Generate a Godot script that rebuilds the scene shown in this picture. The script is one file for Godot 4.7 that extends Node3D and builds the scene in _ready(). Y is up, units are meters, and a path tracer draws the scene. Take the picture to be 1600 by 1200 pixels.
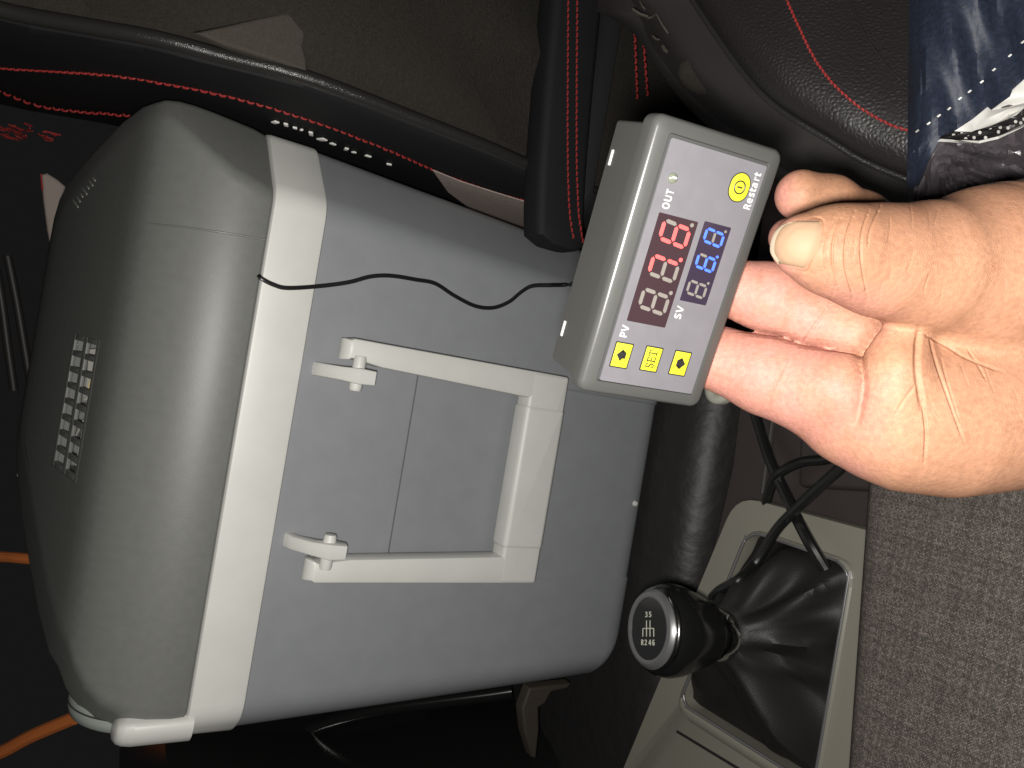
extends Node3D
# Inside a parked car at night, lit by the flash beside the lens: a grey cooler on the passenger seat, a hand holding a thermostat.
# World: y up, x along the car (positive towards the seat back), z towards the driver. The picture was taken with the camera turned on its side.

const EYE := Vector3(0.0725, 0.47674, 0.49447)
const RIGHT := Vector3(0.16475, -0.83008, 0.53274)
const DOWN := Vector3(-0.98633, -0.13999, 0.0869)
const AHEAD := Vector3(0.00244, -0.53978, -0.8418)
const FOCAL := 1203.4
var mats := {}
var used_names := {}
var rng := RandomNumberGenerator.new()

# ---------- placing ----------
func px(x: float, y: float, d: float) -> Vector3:
	return EYE + (RIGHT * ((x - 800.0) / FOCAL) + DOWN * ((y - 600.0) / FOCAL) + AHEAD) * d

func on_plane(x: float, y: float, axis: int, value: float) -> Vector3:
	var r := px(x, y, 1.0) - EYE
	return EYE + r * ((value - EYE[axis]) / r[axis])

func to_px(p: Vector3) -> Vector3:
	var q := p - EYE
	var d := q.dot(AHEAD)
	return Vector3(800.0 + FOCAL * q.dot(RIGHT) / d, 600.0 + FOCAL * q.dot(DOWN) / d, d)

# ---------- materials ----------
func lin(r: float, g: float, b: float) -> Color:
	return Color(r, g, b).linear_to_srgb()

func noise_tex(s: int, freq: float, kind := FastNoiseLite.TYPE_SIMPLEX_SMOOTH, octaves := 3, size := 256, lo := 0.0, hi := 1.0) -> NoiseTexture2D:
	var n := FastNoiseLite.new()
	n.seed = s
	n.frequency = freq
	n.noise_type = kind
	n.fractal_octaves = octaves
	if kind == FastNoiseLite.TYPE_CELLULAR:
		n.cellular_return_type = FastNoiseLite.RETURN_DISTANCE2_SUB
		n.fractal_type = FastNoiseLite.FRACTAL_NONE
	var t := NoiseTexture2D.new()
	t.width = size
	t.height = size
	t.seamless = true
	t.noise = n
	t.generate_mipmaps = false
	if lo > 0.0 or hi < 1.0:
		var g := Gradient.new()
		g.set_color(0, Color(lo, lo, lo))
		g.set_color(1, Color(hi, hi, hi))
		t.color_ramp = g
	return t

func mat(key: String, c: Color, rough := 0.6, spec := 0.5) -> StandardMaterial3D:
	var m := StandardMaterial3D.new()
	m.albedo_color = c
	m.roughness = rough
	m.metallic_specular = spec
	m.uv1_triplanar = true
	mats[key] = m
	return m

func relief(m: StandardMaterial3D, tex: Texture2D, repeats: float, cm: float) -> void:
	m.heightmap_enabled = true
	m.heightmap_texture = tex
	m.heightmap_scale = cm
	m.uv1_scale = Vector3.ONE * repeats

func make_materials() -> void:
	var fine := noise_tex(3, 0.16, FastNoiseLite.TYPE_SIMPLEX_SMOOTH, 3)
	var grain := noise_tex(5, 0.09, FastNoiseLite.TYPE_CELLULAR, 1, 512)
	var cloth := noise_tex(8, 0.22, FastNoiseLite.TYPE_VALUE, 2)
	var m := mat("lid", lin(0.158, 0.161, 0.152), 0.46)
	relief(m, fine, 24.0, 0.005)
	m.albedo_texture = noise_tex(22, 0.02, FastNoiseLite.TYPE_SIMPLEX_SMOOTH, 4, 256, 0.95, 1.0)
	m = mat("rim", lin(0.64, 0.635, 0.6), 0.45)
	relief(m, fine, 10.0, 0.001)
	m.albedo_texture = noise_tex(33, 0.012, FastNoiseLite.TYPE_SIMPLEX_SMOOTH, 4, 256, 0.975, 1.0)
	m = mat("body", lin(0.25, 0.259, 0.272), 0.52)
	relief(m, fine, 10.0, 0.0025)
	m.albedo_texture = noise_tex(34, 0.015, FastNoiseLite.TYPE_SIMPLEX_SMOOTH, 4, 256, 0.965, 1.0)
	mat("cheek", lin(0.29, 0.32, 0.29), 0.45)
	mat("slot_metal", lin(0.4, 0.39, 0.36), 0.35)
	mat("warm_metal", lin(0.7, 0.6, 0.3), 0.4)
	mat("logo", lin(0.3, 0.3, 0.28), 0.6)
	m = mat("case", lin(0.052, 0.052, 0.049), 0.3)
	relief(m, fine, 60.0, 0.0012)
	m = mat("label", lin(0.12, 0.115, 0.125), 0.42)
	m.uv1_scale = Vector3.ONE * 20.0
	m.albedo_texture = noise_tex(23, 0.02, FastNoiseLite.TYPE_SIMPLEX_SMOOTH, 4, 256, 0.95, 1.0)
	mat("groove", lin(0.04, 0.04, 0.04), 0.5)
	mat("yellow", lin(0.42, 0.4, 0.02), 0.5)
	mat("ink", lin(0.012, 0.011, 0.01), 0.5)
	mat("print_white", lin(0.36, 0.36, 0.35), 0.5)
	mat("window_red", lin(0.03, 0.017, 0.02), 0.25)
	mat("window_blue", lin(0.024, 0.017, 0.03), 0.25)
	mat("segment_off", lin(0.14, 0.127, 0.113), 0.5)
	m = mat("segment_red", lin(0.12, 0.03, 0.03), 0.4)
	m.emission_enabled = true
	m.emission = lin(1.0, 0.1, 0.09)
	m.emission_energy_multiplier = 2.3
	m = mat("segment_blue", lin(0.03, 0.05, 0.12), 0.4)
	m.emission_enabled = true
	m.emission = lin(0.045, 0.15, 1.0)
	m.emission_energy_multiplier = 2.2
	m = mat("side_leather", lin(0.028, 0.025, 0.025), 0.5, 0.4)
	relief(m, grain, 18.0, 0.012)
	m = mat("cushion", lin(0.016, 0.015, 0.015), 0.5, 0.45)
	relief(m, noise_tex(90, 0.02, FastNoiseLite.TYPE_SIMPLEX_SMOOTH, 4, 512), 4.0, 0.1)
	mat("white_plastic", lin(0.6, 0.58, 0.55), 0.4)
	m = mat("glass_dome", lin(0.12, 0.13, 0.1), 0.12)
	m = mat("cord", lin(0.008, 0.008, 0.008), 0.35)
	m = mat("leather", lin(0.014, 0.012, 0.012), 0.42)
	relief(m, grain, 11.0, 0.03)
	m = mat("smooth_leather", lin(0.013, 0.012, 0.0115), 0.52, 0.4)
	relief(m, grain, 18.0, 0.012)
	m = mat("seat_black", lin(0.011, 0.011, 0.012), 0.7, 0.3)
	relief(m, cloth, 26.0, 0.015)
	m = mat("felt", lin(0.036, 0.032, 0.028), 0.95, 0.2)
	relief(m, cloth, 22.0, 0.05)
	m.albedo_texture = noise_tex(50, 0.2, FastNoiseLite.TYPE_VALUE, 3, 256, 0.75, 1.0)
	m = mat("felt_light", lin(0.06, 0.053, 0.044), 0.95, 0.2)
	relief(m, grain, 40.0, 0.03)
	m = mat("piping", lin(0.02, 0.019, 0.018), 0.3)
	relief(m, grain, 26.0, 0.02)
	m = mat("beige_cloth", lin(0.36, 0.3, 0.27), 0.9, 0.2)
	relief(m, cloth, 22.0, 0.04)
	mat("thread_red", lin(0.3, 0.022, 0.02), 0.7)
	mat("thread_white", lin(0.75, 0.74, 0.7), 0.7)
	m = mat("trim", lin(0.18, 0.171, 0.142), 0.42)
	relief(m, fine, 20.0, 0.002)
	m = mat("console_dark", lin(0.03, 0.023, 0.022), 0.5)
	relief(m, fine, 14.0, 0.008)
	mat("seam", lin(0.006, 0.006, 0.006), 0.7)
	m = mat("chrome", lin(0.55, 0.55, 0.55), 0.16)
	m.metallic = 1.0
	mat("satin", lin(0.2, 0.2, 0.2), 0.35).metallic = 0.6
	mat("gloss_black", lin(0.008, 0.008, 0.008), 0.16)
	mat("pale_plastic", lin(0.5, 0.5, 0.42), 0.45)
	mat("orange", lin(0.8, 0.23, 0.06), 0.7)
	m = mat("dark_panel", lin(0.016, 0.016, 0.015), 1.0, 0.05)
	relief(m, fine, 8.0, 0.01)
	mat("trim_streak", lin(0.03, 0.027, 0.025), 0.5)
	mat("brown", lin(0.036, 0.028, 0.021), 0.7)
	m = mat("floor", lin(0.04, 0.038, 0.036), 0.95)
	relief(m, cloth, 16.0, 0.08)
	m = mat("denim", lin(0.02, 0.028, 0.055), 0.6)
	relief(m, noise_tex(60, 0.05, FastNoiseLite.TYPE_SIMPLEX_SMOOTH, 5, 512), 14.0, 0.02)
	m.albedo_texture = noise_tex(61, 0.045, FastNoiseLite.TYPE_SIMPLEX_SMOOTH, 5, 512, 0.6, 1.0)
	m = mat("crinkled", lin(0.055, 0.047, 0.052), 0.3)
	relief(m, noise_tex(62, 0.03, FastNoiseLite.TYPE_CELLULAR, 1, 512), 14.0, 0.08)
	mat("bag_white", lin(0.5, 0.49, 0.46), 0.5)
	mat("bag_black", lin(0.015, 0.013, 0.014), 0.4)
	# grey melange weave of the armrest: dark and light threads over and under each other, 64 threads to the tile
	rng.seed = 77
	var n := 512
	var im := Image.create(n, n, false, Image.FORMAT_RGB8)
	var hi := Image.create(n, n, false, Image.FORMAT_RGB8)
	var warp := PackedFloat32Array()
	var weft := PackedFloat32Array()
	for i in 64:
		warp.append(rng.randf_range(0.75, 1.0))
		weft.append(rng.randf_range(0.55, 0.85))
	var cells := PackedFloat32Array()
	for i in 4096:
		cells.append(rng.randf_range(0.55, 1.0))
	for y in n:
		for x in n:
			var cx := x / 8
			var cy := y / 8
			var over := (cx + cy) % 2 == 0
			var s := sin(PI * (x % 8 + 0.5) / 8.0) if over else sin(PI * (y % 8 + 0.5) / 8.0)
			var shade := (warp[cx] if over else weft[cy]) * cells[cy * 64 + cx]
			var c := 0.1 + 0.9 * shade
			im.set_pixel(x, y, Color(c, c * 0.97, c * 0.95))
			hi.set_pixel(x, y, Color(s, s, s))
	m = mat("weave", lin(0.18, 0.166, 0.155), 0.95, 0.2)
	m.albedo_texture = ImageTexture.create_from_image(im)
	relief(m, ImageTexture.create_from_image(hi), 27.0, 0.03)
	m = mat("skin", Color(1, 1, 1), 0.58, 0.32)
	m.vertex_color_use_as_albedo = true
	relief(m, noise_tex(70, 0.12, FastNoiseLite.TYPE_CELLULAR, 1, 512), 26.0, 0.012)
	m.albedo_texture = noise_tex(71, 0.035, FastNoiseLite.TYPE_SIMPLEX_SMOOTH, 5, 512, 0.8, 1.0)
	m = mat("nail", lin(0.255, 0.165, 0.105), 0.55, 0.22)
	mat("nail_edge", lin(0.46, 0.38, 0.27), 0.5)

# ---------- mesh helpers ----------
func quad(a: Vector3, b: Vector3, c: Vector3, d: Vector3) -> PackedVector3Array:
	return PackedVector3Array([a, b, c, a, c, d])

func loft(rings: Array, cap0 := true, cap1 := true, open_at := -1, open_from := 0, open_to := 0) -> PackedVector3Array:
	var t := PackedVector3Array()
	for i in rings.size() - 1:
		var p: PackedVector3Array = rings[i]
		var q: PackedVector3Array = rings[i + 1]
		var n := p.size()
		for j in n:
			var k := (j + 1) % n
			if j == open_at and i >= open_from and i < open_to:
				continue
			t.append_array(quad(p[j], p[k], q[k], q[j]))
	for end in [0, 1]:
		if (end == 0 and not cap0) or (end == 1 and not cap1):
			continue
		var r: PackedVector3Array = rings[0] if end == 0 else rings[-1]
		var mid := Vector3.ZERO
		for v in r:
			mid += v / r.size()
		for j in r.size():
			var k := (j + 1) % r.size()
			if end == 0:
				t.append_array(PackedVector3Array([mid, r[k], r[j]]))
			else:
				t.append_array(PackedVector3Array([mid, r[j], r[k]]))
	return t

func curve(pts: Array, per := 6) -> PackedVector3Array:
	var out := PackedVector3Array()
	var n := pts.size()
	for i in n - 1:
		var a: Vector3 = pts[maxi(i - 1, 0)]
		var b: Vector3 = pts[i]
		var c: Vector3 = pts[i + 1]
		var d: Vector3 = pts[mini(i + 2, n - 1)]
		for k in per:
			out.append(b.cubic_interpolate(c, a, d, float(k) / per))
	out.append(pts[n - 1])
	return out

func tube(path: PackedVector3Array, radius: float, sides := 8, flat := 1.0, side_hint := Vector3.ZERO) -> PackedVector3Array:
	var rings := []
	var up := Vector3.UP if side_hint == Vector3.ZERO else side_hint
	for i in path.size():
		var dir := (path[mini(i + 1, path.size() - 1)] - path[maxi(i - 1, 0)]).normalized()
		var s := dir.cross(up)
		if s.length() < 0.05:
			s = dir.cross(Vector3(0.3, 0.2, 1.0))
		s = s.normalized()
		var u := s.cross(dir).normalized()
		if side_hint == Vector3.ZERO:
			up = u
		var ring := PackedVector3Array()
		for k in sides:
			var a := TAU * k / sides
			ring.append(path[i] + s * cos(a) * radius + u * sin(a) * radius * flat)
		rings.append(ring)
	return loft(rings)

func rrect(w: float, h: float, r: float, n := 4) -> PackedVector2Array:
	var out := PackedVector2Array()
	var spots := [Vector2(1, 1), Vector2(-1, 1), Vector2(-1, -1), Vector2(1, -1)]
	for c in 4:
		var mid: Vector2 = spots[c] * Vector2(w / 2 - r, h / 2 - r)
		for k in n + 1:
			var a := PI / 2 * (c + float(k) / n)
			out.append(mid + Vector2(cos(a), sin(a)) * r)
	return out

func inset(o: PackedVector2Array, by: float) -> PackedVector2Array:
	var out := PackedVector2Array()
	var n := o.size()
	var turn := 0.0
	for i in n:
		turn += o[i].cross(o[(i + 1) % n])
	var s := 1.0 if turn > 0 else -1.0
	for i in n:
		var e0 := (o[i] - o[(i + n - 1) % n]).normalized()
		var e1 := (o[(i + 1) % n] - o[i]).normalized()
		var n0 := Vector2(-e0.y, e0.x) * s
		var n1 := Vector2(-e1.y, e1.x) * s
		var b := (n0 + n1)
		b = b.normalized() / maxf(0.5, sqrt(maxf(0.05, (1 + n0.dot(n1)) / 2)))
		out.append(o[i] + b * by)
	return out

# outline in the x, y plane of xf, from z 0 to z h, edges rounded by bevel at the top and, with both, at the bottom
func prism(o: PackedVector2Array, xf: Transform3D, h: float, bevel := 0.0, both := false, steps := 3) -> PackedVector3Array:
	var rings := []
	var lay := func(by: float, z: float) -> void:
		var ring := PackedVector3Array()
		for v in (inset(o, by) if by > 0.0 else o):
			ring.append(xf * Vector3(v.x, v.y, z))
		rings.append(ring)
	if bevel > 0.0 and both:
		for k in steps + 1:
			var a := PI / 2 * k / steps
			lay.call(bevel * (1 - sin(a)), bevel * (1 - cos(a)))
	else:
		lay.call(0.0, 0.0)
	if bevel > 0.0:
		for k in steps + 1:
			var a := PI / 2 * k / steps
			lay.call(bevel * (1 - cos(a)), h - bevel * (1 - sin(a)))
	else:
		lay.call(0.0, h)
	var t := loft(rings, false, false)
	for end in [0, -1]:
		var r: PackedVector3Array = rings[end]
		var flat := PackedVector2Array()
		var inv := xf.affine_inverse()
		for v in r:
			var q := inv * v
			flat.append(Vector2(q.x, q.y))
		var idx := Geometry2D.triangulate_polygon(flat)
		for i in range(0, idx.size(), 3):
			var a := r[idx[i]]
			var b := r[idx[i + 1]]
			var c := r[idx[i + 2]]
			var up := (b - a).cross(c - a).dot(xf.basis.z) > 0
			if up == (end == -1):
				t.append_array(PackedVector3Array([a, b, c]))
			else:
				t.append_array(PackedVector3Array([a, c, b]))
	return t

func rbox(size: Vector3, r: float, xf := Transform3D(), corner := -1.0) -> PackedVector3Array:
	var o := rrect(size.x, size.y, r if corner < 0.0 else corner)
	return prism(o, xf * Transform3D(Basis(), Vector3(0, 0, -size.z / 2)), size.z, minf(r, size.z / 2.01), true)

func lathe(profile: Array, xf: Transform3D, n := 32, squash := Vector2.ONE) -> PackedVector3Array:
	var rings := []
	for p in profile:
		var ring := PackedVector3Array()
		for k in n:
			var a := TAU * k / n
			ring.append(xf * Vector3(p.x * cos(a) * squash.x, p.y, p.x * sin(a) * squash.y))
		rings.append(ring)
	return loft(rings)

# a sheet of points (rows of equal length) with thickness, closed all round
func sheet(rows: Array, back: Vector3) -> PackedVector3Array:
	var t := PackedVector3Array()
	var nv := rows.size()
	var nu: int = rows[0].size()
	for i in nv - 1:
		for j in nu - 1:
			t.append_array(quad(rows[i][j], rows[i][j + 1], rows[i + 1][j + 1], rows[i + 1][j]))
			t.append_array(quad(rows[i][j] + back, rows[i + 1][j] + back, rows[i + 1][j + 1] + back, rows[i][j + 1] + back))
	for j in nu - 1:
		t.append_array(quad(rows[0][j], rows[0][j] + back, rows[0][j + 1] + back, rows[0][j + 1]))
		t.append_array(quad(rows[nv - 1][j], rows[nv - 1][j + 1], rows[nv - 1][j + 1] + back, rows[nv - 1][j] + back))
	for i in nv - 1:
		t.append_array(quad(rows[i][0], rows[i + 1][0], rows[i + 1][0] + back, rows[i][0] + back))
		t.append_array(quad(rows[i][nu - 1], rows[i][nu - 1] + back, rows[i + 1][nu - 1] + back, rows[i + 1][nu - 1]))
	return t

func solid(tris: PackedVector3Array, smooth := 35.0, local := Transform3D()) -> ArrayMesh:
	var n := tris.size() / 3
	var volume := 0.0
	var mid := Vector3.ZERO
	for v in tris:
		mid += v / tris.size()
	for f in n:
		volume += (tris[f * 3] - mid).dot((tris[f * 3 + 1] - mid).cross(tris[f * 3 + 2] - mid))
	var flip := volume > 0.0   # front faces run clockwise
	var face := PackedVector3Array()
	var angle := PackedFloat32Array()
	var at := {}
	var keys := []
	for f in n:
		var a := tris[f * 3]
		var b := tris[f * 3 + 1]
		var c := tris[f * 3 + 2]
		if flip:
			tris[f * 3 + 1] = c
			tris[f * 3 + 2] = b
			var h := b
			b = c
			c = h
		face.append((c - a).cross(b - a).normalized())
		var ab := (b - a).normalized()
		var bc := (c - b).normalized()
		var ca := (a - c).normalized()
		angle.append_array(PackedFloat32Array([acos(clampf(-ab.dot(ca), -1.0, 1.0)), acos(clampf(-bc.dot(ab), -1.0, 1.0)), acos(clampf(-ca.dot(bc), -1.0, 1.0))]))
		for k in 3:
			var key := Vector3i((tris[f * 3 + k] * 50000.0).round())
			keys.append(key)
			if at.has(key):
				at[key].append(f * 3 + k)
			else:
				at[key] = [f * 3 + k]
	var normals := PackedVector3Array()
	var limit := cos(deg_to_rad(smooth))
	for i in tris.size():
		var own := face[i / 3]
		var sum := Vector3.ZERO
		for f in at[keys[i]]:
			if face[f / 3].dot(own) >= limit:
				sum += face[f / 3] * angle[f]
		normals.append(sum.normalized() if sum.length() > 1e-6 else (own if own != Vector3.ZERO else Vector3.UP))
	var inv := local.affine_inverse()
	for i in tris.size():
		tris[i] = inv * tris[i]
		normals[i] = (inv.basis * normals[i]).normalized()
	var arrays := []
	arrays.resize(Mesh.ARRAY_MAX)
	arrays[Mesh.ARRAY_VERTEX] = tris
	arrays[Mesh.ARRAY_NORMAL] = normals
	var m := ArrayMesh.new()
	m.add_surface_from_arrays(Mesh.PRIMITIVE_TRIANGLES, arrays)
	return m

func numbered(called: String) -> String:
	used_names[called] = used_names.get(called, -1) + 1
	return called if used_names[called] == 0 else "%s_%03d" % [called, used_names[called]]

func thing(called: String, label: String, category: String, where := Vector3.ZERO, basis := Basis(), group := "") -> Node3D:
	var o := Node3D.new()
	o.name = numbered(called)
	add_child(o)
	o.transform = Transform3D(basis, where)
	o.set_meta("label", label)
	o.set_meta("category", category)
	if group:
		o.set_meta("group", group)
	return o

# a part given in world positions; under a thing or a part
func part(called: String, tris: PackedVector3Array, material: String, parent: Node3D, smooth := 35.0) -> MeshInstance3D:
	var o := MeshInstance3D.new()
	o.name = called
	o.mesh = solid(tris, smooth, parent.global_transform)
	o.material_override = mats[material]
	parent.add_child(o, true)
	return o

# a part given in the parent's own axes
func piece(called: String, tris: PackedVector3Array, material: String, parent: Node3D, smooth := 35.0) -> MeshInstance3D:
	var o := MeshInstance3D.new()
	o.name = called
	o.mesh = solid(tris, smooth)
	o.material_override = mats[material]
	parent.add_child(o, true)
	return o

func lone(called: String, tris: PackedVector3Array, material: String, label: String, category: String, base: Vector3, group := "", smooth := 35.0) -> MeshInstance3D:
	var o := MeshInstance3D.new()
	o.name = numbered(called)
	add_child(o)
	o.position = base
	o.mesh = solid(tris, smooth, o.transform)
	o.material_override = mats[material]
	o.set_meta("label", label)
	o.set_meta("category", category)
	if group:
		o.set_meta("group", group)
	return o

func structure(called: String, tris: PackedVector3Array, material: String) -> MeshInstance3D:
	var o := MeshInstance3D.new()
	o.name = called
	o.mesh = solid(tris)
	o.material_override = mats[material]
	o.set_meta("kind", "structure")
	add_child(o)
	return o

# short threads that dip in and out of the cloth along a path
func stitches(path: PackedVector3Array, step: float, fill: float, radius: float, out: Vector3) -> PackedVector3Array:
	var t := PackedVector3Array()
	var length := 0.0
	var next := 0.0
	var start := path[0]
	for i in path.size() - 1:
		var seg := path[i].distance_to(path[i + 1])
		while next <= length + seg:
			var p := path[i].lerp(path[i + 1], (next - length) / maxf(seg, 1e-6))
			var d := (path[i + 1] - path[i]).normalized()
			var wob := out * radius * rng.randf_range(-0.4, 0.3)
			var tilt := d.cross(out).normalized() * radius * 0.5
			t.append_array(tube(PackedVector3Array([p - tilt - out * radius + wob, p + d * step * fill * 0.25 + out * radius * 0.4 + wob, p + d * step * fill * 0.75 + out * radius * 0.4 + wob, p + d * step * fill + tilt - out * radius + wob]), radius, 5))
			next += step
		length += seg
	return t

func text(said: String, size: float, serif := false, weight := 700) -> PackedVector3Array:
	var font := SystemFont.new()
	font.font_names = PackedStringArray(["Droid Serif" if serif else "Droid Sans"])
	font.font_weight = weight
	var m := TextMesh.new()
	m.text = said
	m.font = font
	m.font_size = 32
	m.pixel_size = size / 32.0
	m.depth = 0.0002
	m.curve_step = 1.0
	return m.get_faces()

func placed(tris: PackedVector3Array, xf: Transform3D) -> PackedVector3Array:
	var out := PackedVector3Array()
	for v in tris:
		out.append(xf * v)
	return out

# ---------- the cooler ----------
# one level of the cooler: a rectangle with cut corners, each corner rounded; wide in x, from front to back in z
func level(y: float, left: float, right: float, front: float, back: float, cut_left: float, cut_right: float, round_by: float, dip := 0.0, dip_half := 0.076, stops := []) -> PackedVector3Array:
	var cb := minf(0.03, (front - back) * 0.4)
	var c := [Vector2(left + cut_left, front), Vector2(right - cut_right, front), Vector2(right, front - cut_right), Vector2(right, back + cb), Vector2(right - cb, back), Vector2(left + cb, back), Vector2(left, back + cb), Vector2(left, front - cut_left)]
	var out := PackedVector3Array()
	for i in 8:
		var p: Vector2 = c[i]
		var a: Vector2 = c[(i + 7) % 8]
		var b: Vector2 = c[(i + 1) % 8]
		var ra := minf(round_by, p.distance_to(a) * 0.45)
		var rb := minf(round_by, p.distance_to(b) * 0.45)
		var p0 := p + (a - p).normalized() * ra
		var p1 := p + (b - p).normalized() * rb
		for k in 6:
			var t := k / 5.0
			var v := p0.lerp(p, t).lerp(p.lerp(p1, t), t)
			out.append(Vector3(v.x, y, v.y))
		if i == 0:
			for x in (stops if stops else [-dip_half - 0.002, -dip_half, dip_half, dip_half + 0.002]):
				out.append(Vector3(x, y, front - (dip if absf(x) < dip_half + 0.001 else 0.0)))
	return out

func build_cooler() -> void:
	var t := thing("portable_cooler", "grey portable electric cooler with pale rim and folded handle on the car seat", "cooler", Vector3(0, 0, -0.15))
	# tub
	var rings := []
	for h in [[0.0, 0.02, 0.008], [0.0025, 0.013, 0.005], [0.007, 0.0065, 0.0022], [0.013, 0.002, 0.0006], [0.02, 0.0, 0.0], [0.12, 0.0, 0.0], [0.2365, 0.0, 0.0], [0.2385, 0.0, 0.0], [0.30, 0.0, 0.0], [0.323, 0.0, 0.0]]:
		var y: float = h[0]
		var w: float = 0.1965 + 0.0175 * y / 0.322 - h[1]
		rings.append(level(y, -w + 0.0275, w, -0.0018 - h[2], -0.31 + h[1] + 0.012 * (1 - y / 0.322), 0.019, 0.0465, 0.012, 0.0016 if y < 0.2375 else 0.0))
	part("tub", loft(rings), "body", t, 28.0)
	# rim
	rings = []
	for h in [[0.3215, 0.0035], [0.3217, 0.0014], [0.3225, 0.0004], [0.324, 0.0], [0.354, 0.0], [0.3555, 0.0005], [0.3562, 0.0016], [0.3564, 0.0035]]:
		rings.append(level(h[0], -0.1872 + h[1], 0.215 - h[1], 0.001 - h[1], -0.313 + h[1], 0.0192, 0.047, 0.010))
	var rim := part("rim", loft(rings), "rim", t)
	# the upturned end of the rim by the hinge, round the near corner
	rings = []
	for h in [[0.352, 0.0], [0.386, 0.0], [0.391, 0.0012], [0.394, 0.0035], [0.3955, 0.007]]:
		var y: float = h[0]
		var e: float = h[1]
		var ring := PackedVector3Array()
		for v in [Vector2(-0.1655, -0.02), Vector2(-0.1655, -0.0005), Vector2(-0.1675, 0.002), Vector2(-0.172, 0.0022), Vector2(-0.177, 0.0005), Vector2(-0.1815, -0.003), Vector2(-0.1845, -0.0085), Vector2(-0.1858, -0.016), Vector2(-0.1862, -0.048), Vector2(-0.184, -0.052), Vector2(-0.179, -0.052), Vector2(-0.178, -0.03)]:
			var mid := Vector2(-0.178, -0.022)
			var q: Vector2 = v + (mid - v).normalized() * minf(e, (mid - v).length() * 0.7)
			ring.append(Vector3(q.x, y, q.y))
		rings.append(ring)
	part("hinge_bracket", loft(rings), "rim", rim, 50.0)
	# lid
	rings = []
	var vent_left := -0.036
	var vent_right := 0.058
	for h in [[0.3566, -0.183, 0.2125, -0.002, 0.019, 0.047], [0.358, -0.184, 0.2135, -0.0005, 0.019, 0.047], [0.366, -0.1842, 0.2145, 0.0006, 0.019, 0.0455], [0.38, -0.184, 0.2155, -0.001, 0.02, 0.0425], [0.393, -0.1825, 0.216, -0.0052, 0.021, 0.036],
			[0.405, -0.179, 0.216, -0.0115, 0.022, 0.028], [0.414, -0.173, 0.2155, -0.0185, 0.024, 0.021], [0.421, -0.165, 0.2145, -0.0265, 0.026, 0.016], [0.426, -0.156, 0.2125, -0.0365, 0.028, 0.013], [0.4305, -0.155, 0.2125, -0.0555, 0.03, 0.013], [0.43303, -0.1506, 0.211, -0.069, 0.0307, 0.0133],
			[0.438, -0.142, 0.208, -0.0955, 0.032, 0.014], [0.44518, -0.1229, 0.1992, -0.133, 0.0336, 0.0156], [0.447, -0.118, 0.197, -0.1425, 0.034, 0.016], [0.455, -0.094, 0.186, -0.185, 0.034, 0.018], [0.461, -0.072, 0.176, -0.2195, 0.03, 0.02], [0.4645, -0.056, 0.165, -0.243, 0.025, 0.02], [0.466, -0.042, 0.15, -0.262, 0.02, 0.02]]:
		var shrink: float = clampf((h[0] - 0.42) / 0.046, 0.0, 1.0)
		rings.append(level(h[0], h[1], h[2], h[3], -0.318 + 0.004 * shrink, h[4], h[5], 0.0065, 0.0, 0.0, [vent_left - 0.002, vent_left, vent_right, vent_right + 0.002] if h[0] < 0.463 else [-0.004, -0.002, 0.002, 0.004]))
	var lid := part("lid", loft(rings, true, true, 7, 10, 12), "lid", t, 32.0)
	# hinge cheek: the round end of the lid behind the bracket
	var hub := Transform3D(Basis(Vector3(0, 0, 1), PI / 2), Vector3(-0.1635, 0.379, -0.056))
	var ck := part("hinge_cheek", lathe([Vector2(0.030, 0.0), Vector2(0.0375, 0.0), Vector2(0.039, 0.004), Vector2(0.039, 0.013), Vector2(0.0375, 0.0175), Vector2(0.034, 0.020), Vector2(0.01, 0.0215)], hub, 48), "cheek", t, 50.0)
	var line := []
	for k in 25:
		line.append(hub * Vector3(0.0391 * cos(TAU * k / 24.0), 0.0095, 0.0391 * sin(TAU * k / 24.0)))
	part("groove", tube(curve(line, 2), 0.0006, 6), "groove", ck)
	# mould line across the lid front
	# vents on the sloping top: an opening crossed by bars and ribs, the fan below
	var slope := Vector3(0, 0.01215, -0.064).normalized()
	var out := Vector3(0, -slope.z, slope.y).normalized()
	var frame := Basis(Vector3.RIGHT, slope, out)
	var vent := Transform3D(frame, Vector3((vent_left + vent_right) / 2, 0.43303, -0.069))
	var long := 0.06514
	var span := vent_right - vent_left
	var grille := Node3D.new()
	grille.name = "grille"
	lid.add_child(grille)
	for q in [[0.0, 0.006], [0.0285, 0.0365], [0.059, long]]:
		part("bar", rbox(Vector3(span, q[1] - q[0], 0.0026), 0.0005, vent * Transform3D(Basis(), Vector3(0, (q[0] + q[1]) / 2, -0.0012))), "lid", grille)
	var rib := (span - 8 * 0.0072) / 9
	for row in [[0.006, 0.0285], [0.0365, 0.059]]:
		for k in 9:
			part("rib", rbox(Vector3(rib, row[1] - row[0], 0.0025), 0.0004, vent * Transform3D(Basis(), Vector3(-span / 2 + rib / 2 + k * (rib + 0.0072), (row[0] + row[1]) / 2, -0.00125))), "lid", grille)
	rings = []
	for q in [[0.0, -0.0005], [0.0, -0.02], [0.0, -0.026]]:
		var ring := PackedVector3Array()
		for v in rrect(span - 0.0004, long - 0.0004, 0.0005, 1):
			ring.append(vent * Vector3(v.x, v.y + long / 2, q[1]))
		rings.append(ring)
	part("fan_housing", loft(rings, false, true), "lid", lid)
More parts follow.
